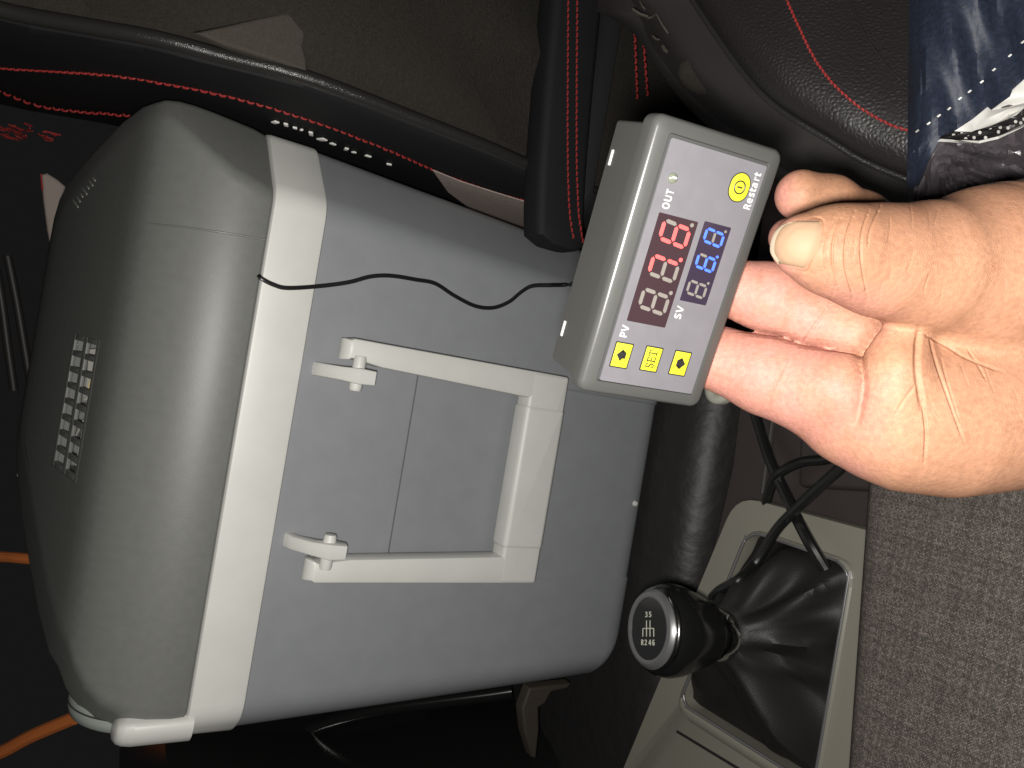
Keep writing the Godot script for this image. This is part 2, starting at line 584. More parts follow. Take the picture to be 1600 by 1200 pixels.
	for k in 9:
		var a := TAU * k / 9.0 + 0.3
		var at := vent * Transform3D(Basis(Vector3(0, 0, 1), a), Vector3(cos(a) * 0.026, long / 2 + sin(a) * 0.018, -0.0095)) * Transform3D(Basis(Vector3.RIGHT, 0.7), Vector3.ZERO)
		part("fan_blade", rbox(Vector3(0.03, 0.009, 0.0012), 0.0004, at), "warm_metal" if k == 8 else "slot_metal", lid)
	for k in 11:
		var p := on_plane(61 - k * 3.1, 521 + k * 22.0, 2, -0.2625)
		part("back_vent", rbox(Vector3(0.0042, 0.003, 0.003), 0.001, Transform3D(Basis(), p)), "slot_metal", lid)
	# maker's mark, worn, on the slope near the seat
	var rub := Transform3D(Basis(out, -0.35) * frame, Vector3.ZERO)
	for k in 7:
		var q: Vector2 = Vector2(118, 318).lerp(Vector2(147, 280), k / 6.0)
		var r := px(q.x, q.y, 1.0) - EYE
		var hit := EYE + r * ((Vector3(0, 0.4382, -0.0955) - EYE).dot(out) / r.dot(out))
		rub.origin = hit
		part("mark", rbox(Vector3(0.0013, [0.02, 0.012, 0.008, 0.016, 0.007, 0.013, 0.009][k], 0.0008), 0.0003, rub), "logo", lid)
	# seam line moulded round the lid near the seat end
	var seam := []
	for h in [[0.358, 0.0012], [0.38, -0.0002], [0.393, -0.0044], [0.405, -0.0106], [0.414, -0.0178], [0.421, -0.0258]]:
		seam.append(Vector3(0.137 - (h[0] - 0.358) * 0.06, h[0], h[1] - 0.0004))
	part("mould_line", tube(curve(seam, 4), 0.0006, 6), "lid", lid)
	# handle
	var handle := Node3D.new()
	handle.name = "handle"
	t.add_child(handle)
	var zf := 0.0205
	for s in [-1, 1]:
		var xo := 0.0862 if s > 0 else -0.0742
		var arm := []
		for k in 9:
			var f := k / 8.0
			var y := lerpf(0.2965, 0.124, f)
			var w := lerpf(0.0155, 0.0215, f) * (0.86 if k == 0 else 1.0)
			var dz := 0.017
			var ring := PackedVector3Array()
			for v in rrect(w, dz, 0.0022, 2):
				ring.append(Vector3(xo - s * w / 2 + v.x, y, zf - dz / 2 + v.y))
			arm.append(ring)
		# rounded upper end
		var top := []
		for k in 5:
			var a := PI / 2 * k / 5.0
			var ring := PackedVector3Array()
			for v in rrect(0.0135, 0.017, 0.0022, 2):
				ring.append(Vector3(xo - s * 0.0078 + v.x, 0.2965 + 0.006 * cos(a), zf - 0.0085 + v.y * sin(a) if a > 0.01 else zf - 0.0085 + v.y * 0.12))
			top.append(ring)
		top.append_array(arm)
		part("arm", loft(top), "rim", handle, 40.0)
	var bar := rbox(Vector3(0.1604, 0.034, 0.0172), 0.0025, Transform3D(Basis(), Vector3(0.006, 0.1385, zf - 0.0085)))
	part("crossbar", bar, "rim", handle)
	var grip := rbox(Vector3(0.1095, 0.0356, 0.0192), 0.0035, Transform3D(Basis(), Vector3(0.0065, 0.1387, zf - 0.0087)))
	part("grip", grip, "rim", handle)
	for s in [-1, 1]:
		var cx := 0.0625 if s > 0 else -0.0515
		var lug_path := [Vector3(cx, 0.3105, -0.004), Vector3(cx, 0.308, 0.006), Vector3(cx, 0.299, 0.0165), Vector3(cx, 0.290, 0.022), Vector3(cx, 0.281, 0.024)]
		var lug := []
		var wide := [0.0095, 0.009, 0.009, 0.0105, 0.0095]
		var thick := [0.008, 0.0085, 0.011, 0.016, 0.011]
		for k in 5:
			var c: Vector3 = lug_path[k]
			var d := ((lug_path[mini(k + 1, 4)] as Vector3) - (lug_path[maxi(k - 1, 0)] as Vector3)).normalized()
			var u := Vector3.RIGHT.cross(d)
			var ring := PackedVector3Array()
			for v in rrect(wide[k], thick[k], 0.0016, 2):
				ring.append(c + Vector3.RIGHT * v.x + u * v.y)
			lug.append(ring)
		var lp := part("lug", loft(lug), "rim", t)
		var pin_xf := Transform3D(Basis(Vector3(0, 0, 1), PI / 2), Vector3(cx + s * 0.0015, 0.2915, 0.021))
		part("pin", lathe([Vector2(0.001, -0.0115), Vector2(0.0036, -0.0113), Vector2(0.0042, -0.0095), Vector2(0.0042, 0.0095), Vector2(0.0036, 0.0113), Vector2(0.001, 0.0115)], pin_xf, 16), "rim", lp)
	# small scuffs and a moulded stud low on the front
	part("stud", lathe([Vector2(0.0002, 0.0012), Vector2(0.002, 0.0008), Vector2(0.0026, -0.001)], Transform3D(Basis(Vector3.RIGHT, PI / 2), on_plane(993, 787, 2, -0.0022)), 14), "rim", t)

# ---------- the thermostat ----------
func build_controller() -> void:
	var u := Vector3(0.9581, 0.071, 0.2776).normalized()
	var n := Vector3(-0.2858, 0.1647, 0.944)
	n = (n - u * n.dot(u)).normalized()
	var t := thing("temperature_controller", "grey panel thermostat with red and blue digits and yellow buttons held in the hand", "thermostat", Vector3(0.1123, 0.3224, 0.3321), Basis(u, n.cross(u), n))
	var mm := 0.001
	var flat := func(o: PackedVector2Array, z: float, h: float, bevel := 0.0) -> PackedVector3Array:
		return prism(o, Transform3D(Basis(), Vector3(0, 0, z * mm)), h * mm, bevel * mm)
	var moved := func(o: PackedVector2Array, x: float, y: float) -> PackedVector2Array:
		var q := PackedVector2Array()
		for v in o:
			q.append((v + Vector2(x, y)) * mm)
		return q
	piece("case", flat.call(moved.call(rrect(75.5, 37.2, 1.2), -0.6, 0.0), -28.0, 23.0, 0.0), "case", t)
	# bezel: a frame with a rounded brow and a sunken field
	var rings := []
	for s in [[79.0, 43.0, 3.0, -6.5], [79.0, 43.0, 3.0, -2.0], [78.6, 42.6, 3.0, -1.2], [77.6, 41.6, 2.8, -0.4], [76.2, 40.2, 2.4, 0.0], [70.6, 34.0, 0.8, 0.3], [70.2, 33.4, 0.7, -0.5]]:
		var ring := PackedVector3Array()
		for v in rrect(s[0], s[1], s[2], 5):
			ring.append(Vector3(v.x, v.y - (0.35 if s[0] < 71.0 else 0.0), s[3]) * mm)
		rings.append(ring)
	piece("bezel", loft(rings), "case", t, 40.0)
	piece("field_edge", flat.call(moved.call(rrect(70.0, 33.2, 0.6), 0.0, -0.35), -0.55, 0.3), "groove", t)
	piece("label", flat.call(moved.call(rrect(69.2, 32.2, 0.6), -0.4, -0.65), -0.4, 0.5, 0.0), "label", t)
	var top := 0.1
	# windows and digits
	for w in [["display_window", "window_red", -0.8, 6.05, 31.2, 13.0], ["display_window", "window_blue", 3.95, -7.0, 23.2, 9.2]]:
		var win := piece(w[0], flat.call(moved.call(rrect(w[4], w[5], 0.3), w[2], w[3]), top - 0.05, 0.15), w[1], t)
		win.set_meta("label", "upper window reading 7.6 in red" if w[1] == "window_red" else "lower window reading 6.0 in blue")
		var digits := [[-9.6, 5.75, "", false], [0.1, 5.9, "abc", true], [10.1, 5.8, "acdefg", false]] if w[1] == "window_red" else [[-3.6, -6.8, "", false], [4.3, -6.95, "acdefg", true], [11.7, -6.95, "abcdef", false]]
		var big := 1.0 if w[1] == "window_red" else 0.70
		var on := "segment_red" if w[1] == "window_red" else "segment_blue"
		for d in digits:
			for s in "abcdefg":
				var hor := s in "adg"
				var cx := 0.0 if hor else (2.55 if s in "bc" else -2.55)
				var cy := 0.0
				if s in "ad":
					cy = 4.3 if s == "a" else -4.3
				elif s != "g":
					cy = 2.15 if s in "bf" else -2.15
				var o := PackedVector2Array()
				var lx := 2.15 if hor else 1.85
				for v in [Vector2(-lx, 0), Vector2(-lx + 0.55, -0.55), Vector2(lx - 0.55, -0.55), Vector2(lx, 0), Vector2(lx - 0.55, 0.55), Vector2(-lx + 0.55, 0.55)]:
					var q: Vector2 = v if hor else Vector2(v.y, v.x)
					q += Vector2(cx, cy)
					q.x += q.y * 0.12
					o.append((q * big + Vector2(d[0], d[1])) * mm)
				piece("led_segment", flat.call(o, top + 0.1, 0.12), on if s in d[2] else "segment_off", win)
			var dot := PackedVector2Array()
			for k in 12:
				dot.append((Vector2(3.45, -4.5) * big + Vector2(d[0], d[1]) + Vector2.from_angle(TAU * k / 12) * 0.6 * big) * mm)
			piece("led_dot", flat.call(dot, top + 0.1, 0.12), on if d[3] else "segment_off", win)
	# keys
	for k in 3:
		var cx: float = [-26.65, -26.3, -26.1][k]
		var cy: float = [10.85, 0.75, -9.3][k]
		var key := piece("button", flat.call(moved.call(rrect(7.8, 6.0, 0.35), cx, cy), top - 0.02, 0.12), "ink", t)
		piece("face", flat.call(moved.call(rrect(7.1, 5.3, 0.2), cx, cy), top + 0.08, 0.12, 0.05), "yellow", key)
		if k == 1:
			piece("lettering", placed(text("SET", 0.0030, true, 300), Transform3D(Basis().scaled(Vector3(1, 1.15, 1)), Vector3(cx, cy, top + 0.22) * mm)), "ink", key)
		else:
			var s := 1.0 if k == 0 else -1.0
			var arrow := PackedVector2Array()
			for v in [Vector2(-0.9, -1.3), Vector2(0.9, -1.3), Vector2(0.9, 0.1), Vector2(1.8, 0.1), Vector2(0, 1.7), Vector2(-1.8, 0.1), Vector2(-0.9, 0.1)]:
				arrow.append((Vector2(v.x, v.y * s) + Vector2(cx, cy)) * mm)
			piece("arrow", flat.call(arrow, top + 0.18, 0.1), "ink", key)
	var oval := piece("power_button", flat.call(moved.call(rrect(8.3, 6.9, 3.44, 8), 26.75, -9.95), top - 0.02, 0.12), "ink", t)
	piece("face", flat.call(moved.call(rrect(7.7, 6.3, 3.14, 8), 26.75, -9.95), top + 0.08, 0.12, 0.05), "yellow", oval)
	var ring_pts := []
	for k in 25:
		ring_pts.append(Vector3(26.75 + 1.75 * cos(TAU * k / 24), -9.95 + 1.75 * sin(TAU * k / 24), top + 0.22) * mm)
	piece("symbol", tube(curve(ring_pts, 1), 0.00022, 6), "ink", oval)
	piece("symbol", flat.call(moved.call(rrect(0.45, 1.7, 0.1), 26.75, -9.95), top + 0.2, 0.06), "ink", oval)
	# printed words
	var say := func(said: String, size: float, x: float, y: float, wide := 1.0) -> void:
		piece("lettering", placed(text(said, size), Transform3D(Basis().scaled(Vector3(wide, 1, 1)), Vector3(x, y, top + 0.05) * mm)), "print_white", t)
	say.call("OUT", 0.0029, 18.6, 11.1, 0.85)
	say.call("PV", 0.0032, -19.6, 12.2, 1.0)
	say.call("SV", 0.0032, -11.2, -3.5, 1.1)
	say.call("Restart", 0.0018, 26.6, -14.55, 0.95)
	# indicator lens
	var xf := Transform3D(Basis(Vector3.RIGHT, PI / 2), Vector3(24.3, 11.6, top) * mm)
	var led := piece("indicator_lens", lathe([Vector2(0.0015, 0.0), Vector2(0.0014, 0.0004), Vector2(0.0009, 0.0008), Vector2(0.0002, 0.001)], xf, 18), "glass_dome", t)
	piece("white_bar", flat.call(moved.call(rrect(0.5, 1.3, 0.1), 24.5, 11.6), top + 0.9, 0.2), "white_plastic", led)  # small white bar on top of the lens
	# clip slots and a nub on the upper side
	for s in [[26.1, -25.6, 4.6], [-27.3, -25.7, 5.0]]:
		piece("clip_slot", rbox(Vector3(s[2], 0.5, 1.2) * mm, 0.0002, Transform3D(Basis(), Vector3(s[0], 18.65, s[1]) * mm)), "white_plastic", t)
	piece("nub", lathe([Vector2(0.0007, 0), Vector2(0.0006, 0.0004), Vector2(0.0001, 0.0005)], Transform3D(Basis(), Vector3(-1.1, 18.6, -9.7) * mm), 12), "white_plastic", t)

# ---------- the hand ----------
var ha := PackedVector3Array()
var hb := PackedVector3Array()
var hra := PackedFloat32Array()
var hrb := PackedFloat32Array()
var hgroup := PackedInt32Array()
var hk := [0.006, 0.004, 0.004, 0.003, 0.003, 0.010, 0.004]
var creases := []
var near_bones := PackedInt32Array()
var crease_cells := {}
var crease_core := {}

func chain(group: int, nodes: Array) -> void:
	for i in nodes.size() - 1:
		var p: Array = nodes[i]
		var q: Array = nodes[i + 1]
		ha.append(px(p[0], p[1], p[2]))
		hb.append(px(q[0], q[1], q[2]))
		hra.append(p[3] * 0.001)
		hrb.append(q[3] * 0.001)
		hgroup.append(group)

func smin(a: float, b: float, k: float) -> float:
	var h := maxf(k - absf(a - b), 0.0) / k
	return minf(a, b) - h * h * k * 0.25

# two rounded forms that press against each other, with a slit where they meet
func fold(a: float, b: float, deep: float, wide: float) -> float:
	return minf(a, b) + deep * maxf(0.0, 1.0 - absf(a - b) / wide)

func hand_field(p: Vector3) -> float:
	var g := PackedFloat32Array([9.0, 9.0, 9.0, 9.0, 9.0, 9.0, 9.0])
	for i in near_bones:
		var ab := hb[i] - ha[i]
		var t := clampf((p - ha[i]).dot(ab) / ab.length_squared(), 0.0, 1.0)
		var d := p.distance_to(ha[i] + ab * t) - lerpf(hra[i], hrb[i], t)
		var k := hgroup[i]
		g[k] = smin(g[k], d, hk[k])
	var d := g[0]
	d = smin(d, g[5], 0.006)
	d = minf(smin(d, g[6], 0.004), smin(d, g[2], 0.005)) + 0.0012 * maxf(0.0, 1.0 - absf(g[6] - g[2]) / 0.0025) * clampf((0.004 - g[2]) / 0.002, 0.0, 1.0)
	d = fold(d, g[1], 0.0014, 0.0024)
	d = fold(d, g[3], 0.0015, 0.002)
	d = fold(d, g[4], 0.0015, 0.002)
	return d

# how deep the skin is creased at a pixel of the view it was measured in
func crease_depth(x: float, y: float) -> float:
	var d := 0.0
	var q := Vector2(x, y)
	for at in crease_cells.get(Vector2i(q / 4.0), []):
		var c: Array = creases[at]
		var pts: PackedVector2Array = c[1]
		var best := 99.0
		var along := 0.0
		for i in pts.size() - 1:
			var e := Geometry2D.get_closest_point_to_segment(q, pts[i], pts[i + 1]).distance_to(q)
			if e < best:
				best = e
				along = (i + 0.5) / (pts.size() - 1)
		var u: float = best / c[3]
		if u < 1.0:
			d = maxf(d, c[2] * (1.0 - u) * (1.0 - u) * (1.0 + 2.0 * u) * minf(1.0, 6.0 * minf(along, 1.0 - along) + 0.15))
	return d

func crease(pts: Array, deep: float, wide: float) -> void:
	var line := []
	for p in pts:
		line.append(Vector3(p[0], p[1], 0))
	var poly := PackedVector2Array()
	var box := Rect2(pts[0][0], pts[0][1], 0, 0)
	for v in curve(line, 4):
		poly.append(Vector2(v.x, v.y))
		box = box.expand(Vector2(v.x, v.y))
	for i in poly.size() - 1:
		var n := int(poly[i].distance_to(poly[i + 1]) / 3.0) + 1
		for k in n:
			var at := Vector2i(poly[i].lerp(poly[i + 1], float(k) / n) / 4.0)
			for y in range(-2, 3):
				for x in range(-2, 3):
					var key := at + Vector2i(x, y)
					if wide > 2.6 and maxi(absi(x), absi(y)) < 2:
						crease_core[key] = true
					if not crease_cells.has(key):
						crease_cells[key] = []
					if not crease_cells[key].has(creases.size()):
						crease_cells[key].append(creases.size())
	creases.append([box.grow(14), poly, deep * 0.00046, wide * 1.2])

func build_hand() -> void:
	# 0 thumb and its ball, 1 ring finger, 2 little finger, 3 index finger, 4 middle finger, 5 palm, 6 pad below the fingers
	chain(0, [[1251, 383, 0.208, 7.6], [1290, 389, 0.2095, 9.9], [1325, 395, 0.211, 11.8], [1378, 407, 0.2155, 14.6], [1450, 417, 0.222, 17.6], [1540, 426, 0.232, 25.0], [1640, 425, 0.24, 31.0]])
	chain(1, [[1140, 449, 0.246, 9.2], [1202, 467, 0.244, 10.8], [1262, 494, 0.2405, 10.2]])
	chain(1, [[1288, 503, 0.239, 9.8], [1328, 517, 0.2375, 10.4], [1368, 535, 0.239, 9.4]])
	chain(1, [[1262, 490, 0.243, 7.4], [1288, 500, 0.242, 7.2]])
	chain(2, [[1105, 555, 0.252, 10.4], [1200, 584, 0.246, 12.8], [1262, 604, 0.241, 13.6], [1306, 604, 0.2325, 11.2]])
	chain(3, [[1251, 305, 0.246, 8.0], [1296, 319, 0.249, 8.8], [1345, 347, 0.254, 9.4], [1460, 450, 0.262, 12.0]])
	chain(4, [[1232, 371, 0.262, 6.6], [1310, 420, 0.262, 8.4], [1420, 480, 0.264, 10.0]])
	chain(5, [[1388, 640, 0.2385, 21.8], [1480, 648, 0.24, 23.2], [1570, 630, 0.243, 24.5], [1640, 615, 0.245, 27.0]])
	chain(5, [[1430, 520, 0.256, 18.0], [1520, 540, 0.254, 26.0], [1640, 540, 0.252, 34.0]])
	chain(5, [[1312, 640, 0.243, 13.5], [1388, 640, 0.2385, 21.8]])
	chain(6, [[1403, 551, 0.2252, 8.4], [1399, 585, 0.2236, 9.2], [1387, 622, 0.2232, 8.0]])
	crease([[1437, 512], [1433, 545], [1433, 580], [1437, 610], [1442, 640]], 1.7, 6.5)
	crease([[1436, 512], [1432, 560], [1435, 600], [1443, 640], [1447, 680], [1444, 722]], 1.15, 3.6)
	crease([[1452, 522], [1463, 568], [1488, 640], [1506, 690]], 0.69, 3.2)
	crease([[1470, 560], [1484, 610], [1500, 660]], 0.34, 2.5)
	crease([[1440, 520], [1478, 540], [1512, 560], [1568, 582]], 0.69, 3.6)
	crease([[1512, 546], [1528, 570], [1541, 594]], 0.46, 2.9)
	crease([[1400, 645], [1418, 618], [1434, 598]], 0.57, 3.6)
	crease([[1318, 334], [1303, 372], [1301, 412], [1312, 455]], 0.69, 2.9)
	crease([[1303, 340], [1291, 375], [1289, 410], [1297, 440]], 0.57, 2.6)
	crease([[1336, 330], [1322, 372], [1321, 418], [1334, 466]], 0.75, 3.0)
	crease([[1358, 328], [1346, 368], [1346, 412], [1356, 466]], 0.57, 2.9)
	crease([[1376, 322], [1360, 358], [1356, 384]], 0.57, 2.9)
	crease([[1296, 478], [1275, 506], [1256, 534]], 0.69, 3.6)
	crease([[1288, 476], [1268, 502], [1250, 528]], 0.29, 2.2)
	crease([[1240, 543], [1217, 588], [1197, 632]], 0.46, 3.6)
	# nail fold
	crease([[1262, 341], [1282, 341], [1288, 354], [1281, 382], [1270, 408], [1259, 425], [1232, 418]], 0.4, 3.0)
	rng.seed = 9
	for k in 34:   # fine lines: across the thumb, and over the palm
		var c := Vector2(rng.randf_range(1292, 1470), rng.randf_range(335, 480))
		var dir := Vector2(rng.randf_range(-0.35, 0.1), 1.0)
		if k > 20:
			c = Vector2(rng.randf_range(1400, 1600), rng.randf_range(500, 730))
			dir = Vector2(rng.randf_range(0.1, 0.7), 1.0)
		var l := rng.randf_range(8, 26)
		var bend := Vector2(rng.randf_range(-3, 3), 0)
		crease([[c.x - dir.x * l, c.y - dir.y * l], [c.x + bend.x, c.y], [c.x + dir.x * l, c.y + dir.y * l]], rng.randf_range(0.08, 0.2), rng.randf_range(1.8, 2.5))
	near_bones = PackedInt32Array(range(ha.size()))
	# surface nets on a grid of 1 mm cells, only where the surface can pass
	var h := 0.0009
	var low := ha[0]
	var high := ha[0]
	for i in ha.size():
		for e in [[ha[i], hra[i]], [hb[i], hrb[i]]]:
			low = low.min(e[0] - Vector3.ONE * e[1])
			high = high.max(e[0] + Vector3.ONE * e[1])
	low -= Vector3.ONE * 0.006
	high += Vector3.ONE * 0.006
	var step := 5
	var nb := Vector3i(((high - low) / (h * step)).ceil())
	var nx := nb.x * step + 1
	var ny := nb.y * step + 1
	var nz := nb.z * step + 1
	var val := PackedFloat32Array()
	val.resize(nx * ny * nz)
	val.fill(9.0)
	var active := []
	for bz in nb.z:
		for by in nb.y:
			for bx in nb.x:
				var mid := low + (Vector3(bx, by, bz) + Vector3.ONE * 0.5) * h * step
				if absf(hand_field(mid)) < h * step * 1.05:
					active.append(Vector3i(bx, by, bz))
	var all_bones := near_bones
	for b in active:
		var mid := low + (Vector3(b.x, b.y, b.z) + Vector3.ONE * 0.5) * h * step
		near_bones = PackedInt32Array()
		for i in ha.size():
			var ab := hb[i] - ha[i]
			var t := clampf((mid - ha[i]).dot(ab) / ab.length_squared(), 0.0, 1.0)
			if mid.distance_to(ha[i] + ab * t) - lerpf(hra[i], hrb[i], t) < 0.017:
				near_bones.append(i)
		for z in step + 1:
			for y in step + 1:
				for x in step + 1:
					var gx: int = b.x * step + x
					var gy: int = b.y * step + y
					var gz: int = b.z * step + z
					var at := (gz * ny + gy) * nx + gx
					if val[at] > 8.0:
						val[at] = hand_field(low + Vector3(gx, gy, gz) * h)
	near_bones = all_bones
	var cell := {}
	var verts := PackedVector3Array()
	var norms := PackedVector3Array()
	var cols := PackedColorArray()
	var index := PackedInt32Array()
	var corner := [0, 1, nx, nx + 1, nx * ny, nx * ny + 1, nx * ny + nx, nx * ny + nx + 1]
	var edges := [[0, 1], [2, 3], [4, 5], [6, 7], [0, 2], [1, 3], [4, 6], [5, 7], [0, 4], [1, 5], [2, 6], [3, 7]]
	var at_corner := [Vector3(0, 0, 0), Vector3(1, 0, 0), Vector3(0, 1, 0), Vector3(1, 1, 0), Vector3(0, 0, 1), Vector3(1, 0, 1), Vector3(0, 1, 1), Vector3(1, 1, 1)]
	var blotch := FastNoiseLite.new()
	blotch.seed = 4
	blotch.frequency = 45.0
	for b in active:
		for z in step:
			for y in step:
				for x in step:
					var gx: int = b.x * step + x
					var gy: int = b.y * step + y
					var gz: int = b.z * step + z
					var at := (gz * ny + gy) * nx + gx
					var inside := 0
					var v := PackedFloat32Array()
					for k in 8:
						v.append(val[at + corner[k]])
						if v[k] < 0.0:
							inside += 1
					if inside == 0 or inside == 8:
						continue
					var sum := Vector3.ZERO
					var n := 0
					for e in edges:
						var p: float = v[e[0]]
						var q: float = v[e[1]]
						if (p < 0.0) != (q < 0.0):
							sum += (at_corner[e[0]] as Vector3).lerp(at_corner[e[1]], p / (p - q))
							n += 1
					var pos := low + (Vector3(gx, gy, gz) + sum / n) * h
					cell[at] = verts.size()
					verts.append(pos)
					var gr := Vector3(v[1] + v[3] + v[5] + v[7] - v[0] - v[2] - v[4] - v[6], v[2] + v[3] + v[6] + v[7] - v[0] - v[1] - v[4] - v[5], v[4] + v[5] + v[6] + v[7] - v[0] - v[1] - v[2] - v[3])
					norms.append(gr.normalized())
					# finger ends are pinker than the ball of the thumb
					var q := to_px(pos)
					var pink := clampf((1420.0 - q.x) / 160.0 + blotch.get_noise_3dv(pos) * 0.7, 0.0, 1.0)
					var tan_side := clampf((470.0 - q.y) / 60.0, 0.0, 1.0) * clampf((q.x - 1225.0) / 40.0, 0.0, 1.0)
					pink *= 1.0 - 0.9 * tan_side
					var c := Color(0.445, 0.228, 0.14).lerp(Color(0.47, 0.213, 0.165), pink).lerp(Color(0.32, 0.163, 0.098), tan_side * clampf((1500.0 - q.x) / 120.0, 0.0, 1.0))
					cols.append(c.lerp(Color(0.35, 0.165, 0.09), clampf(blotch.get_noise_3dv(pos * 2.7 + Vector3.ONE) * 0.6, 0.0, 0.5)))
	for at in cell:
		var inside: bool = val[at] < 0.0
		for axis in 3:
			var dn: int = [1, nx, nx * ny][axis]
			if (val[at + dn] < 0.0) == inside:
				continue
			var s1: int = [nx, nx * ny, 1][axis]
			var s2: int = [nx * ny, 1, nx][axis]
			if not (cell.has(at - s1) and cell.has(at - s2) and cell.has(at - s1 - s2)):
				continue
			var a: int = cell[at]
			var b: int = cell[at - s1]
			var c: int = cell[at - s1 - s2]
			var d: int = cell[at - s2]
			index.append_array(PackedInt32Array([a, c, b, a, d, c] if inside else [a, b, c, a, c, d]))
	# front faces run clockwise: check one and turn all if needed
	var f0 := (verts[index[2]] - verts[index[0]]).cross(verts[index[1]] - verts[index[0]])
	if f0.dot(norms[index[0]]) < 0.0:
		for i in range(0, index.size(), 3):
			var s := index[i + 1]
			index[i + 1] = index[i + 2]
			index[i + 2] = s
	# creases: skin near them is split finer and pressed in
	var fine := index.duplicate()
	for pass_no in 2:
		var kept := PackedInt32Array()
		var between := {}
		for i in range(0, fine.size(), 3):
			var close := false
			for k in 3:
				var q := to_px(verts[fine[i + k]])
				if q.z < 0.243 and (crease_cells if pass_no < 1 else crease_core).has(Vector2i(int(q.x / 4.0), int(q.y / 4.0))):
					close = true
					break
			if not close:
				kept.append_array(PackedInt32Array([fine[i], fine[i + 1], fine[i + 2]]))
				continue
			var mids := []
			for k in 3:
				var a: int = fine[i + k]
				var b: int = fine[i + (k + 1) % 3]
				var key := Vector2i(mini(a, b), maxi(a, b))
				if not between.has(key):
					between[key] = verts.size()
					verts.append((verts[a] + verts[b]) / 2.0)
					norms.append((norms[a] + norms[b]).normalized())
					cols.append(cols[a].lerp(cols[b], 0.5))
				mids.append(between[key])
			kept.append_array(PackedInt32Array([fine[i], mids[0], mids[2], fine[i + 1], mids[1], mids[0], fine[i + 2], mids[2], mids[1], mids[0], mids[1], mids[2]]))
		fine = kept
	index = fine
	for i in verts.size():
		var q := to_px(verts[i])
		if q.z > 0.243 or norms[i].dot(AHEAD) > 0.1 or not crease_cells.has(Vector2i(int(q.x / 4.0), int(q.y / 4.0))):
			continue
		var c := crease_depth(q.x, q.y)
		var gx := crease_depth(q.x + 0.5, q.y) - crease_depth(q.x - 0.5, q.y)
		var gy := crease_depth(q.x, q.y + 0.5) - crease_depth(q.x, q.y - 0.5)
		if c == 0.0 and gx == 0.0 and gy == 0.0:
			continue
		var n := norms[i]
		var g := (RIGHT * gx + DOWN * gy) * (FOCAL / q.z)
		verts[i] -= n * c
		norms[i] = (n + g - n * n.dot(g)).normalized()
	var t := thing("person", "bare right hand held palm up, thumb and fingers gripping the grey thermostat", "hand", px(1640, 540, 0.245))
	for i in verts.size():
		verts[i] -= t.position
	var arrays := []
	arrays.resize(Mesh.ARRAY_MAX)
	arrays[Mesh.ARRAY_VERTEX] = verts
	arrays[Mesh.ARRAY_NORMAL] = norms
	arrays[Mesh.ARRAY_COLOR] = cols
	arrays[Mesh.ARRAY_INDEX] = index
	var m := ArrayMesh.new()
	m.add_surface_from_arrays(Mesh.PRIMITIVE_TRIANGLES, arrays)
	var o := MeshInstance3D.new()
	o.name = "hand"
	o.mesh = m
	o.material_override = mats.skin
	t.add_child(o)
	# thumb nail, laid on the thumb
	var rows := []
	var edge := []
	var root := [Vector2(1281, 345), Vector2(1284, 362), Vector2(1279, 384), Vector2(1269, 405), Vector2(1257, 419)]
	var tip := [Vector2(1246, 345), Vector2(1222, 352), Vector2(1209, 369), Vector2(1206, 393), Vector2(1218, 411)]
	for i in 17:
		var fi := i / 16.0
		var row := []
		for j in 17:
			var fj := j / 16.0 * 3.999
			var k := int(fj)
			var w := fj - k
			var a: Vector2 = (root[k] as Vector2).cubic_interpolate(root[k + 1], root[maxi(k - 1, 0)], root[mini(k + 2, 4)], w)
			var b: Vector2 = (tip[k] as Vector2).cubic_interpolate(tip[k + 1], tip[maxi(k - 1, 0)], tip[mini(k + 2, 4)], w)
			var q := a.lerp(b, fi)
			var d := 0.19
			for s in 40:
				var e := hand_field(px(q.x, q.y, d))
				if e < 0.0002 or d > 0.2115:
					break
				d += e * 0.9
			d = minf(d, 0.2115)
			var lift := 0.0007 * sqrt(clampf(1.0 - pow(absf(j / 8.0 - 1.0), 6.0), 0.0, 1.0)) * clampf(fi * 6.0 + 0.2, 0.0, 1.0)
			row.append(px(q.x, q.y, d - lift))
		rows.append(row)
	var nail := part("nail", sheet(rows.slice(0, 16), AHEAD * 0.0012), "nail", t, 50.0)
	part("nail_edge", sheet(rows.slice(15, 17), AHEAD * 0.0012), "nail_edge", nail, 50.0)

# ---------- the car ----------
func seat_edge(y: float) -> float:   # where the seat back's piping runs, in z
	var ys := [0.0, 0.158, 0.25, 0.358, 0.43, 0.51, 0.75]
	var zs := [0.005, 0.0234, 0.036, 0.0423, 0.02, -0.024, -0.12]
	for i in 6:
		if y <= ys[i + 1]:
			return lerpf(zs[i], zs[i + 1], smoothstep(0.0, 1.0, (y - ys[i]) / (ys[i + 1] - ys[i])) * 0.5 + 0.5 * (y - ys[i]) / (ys[i + 1] - ys[i]))
	return zs[6]

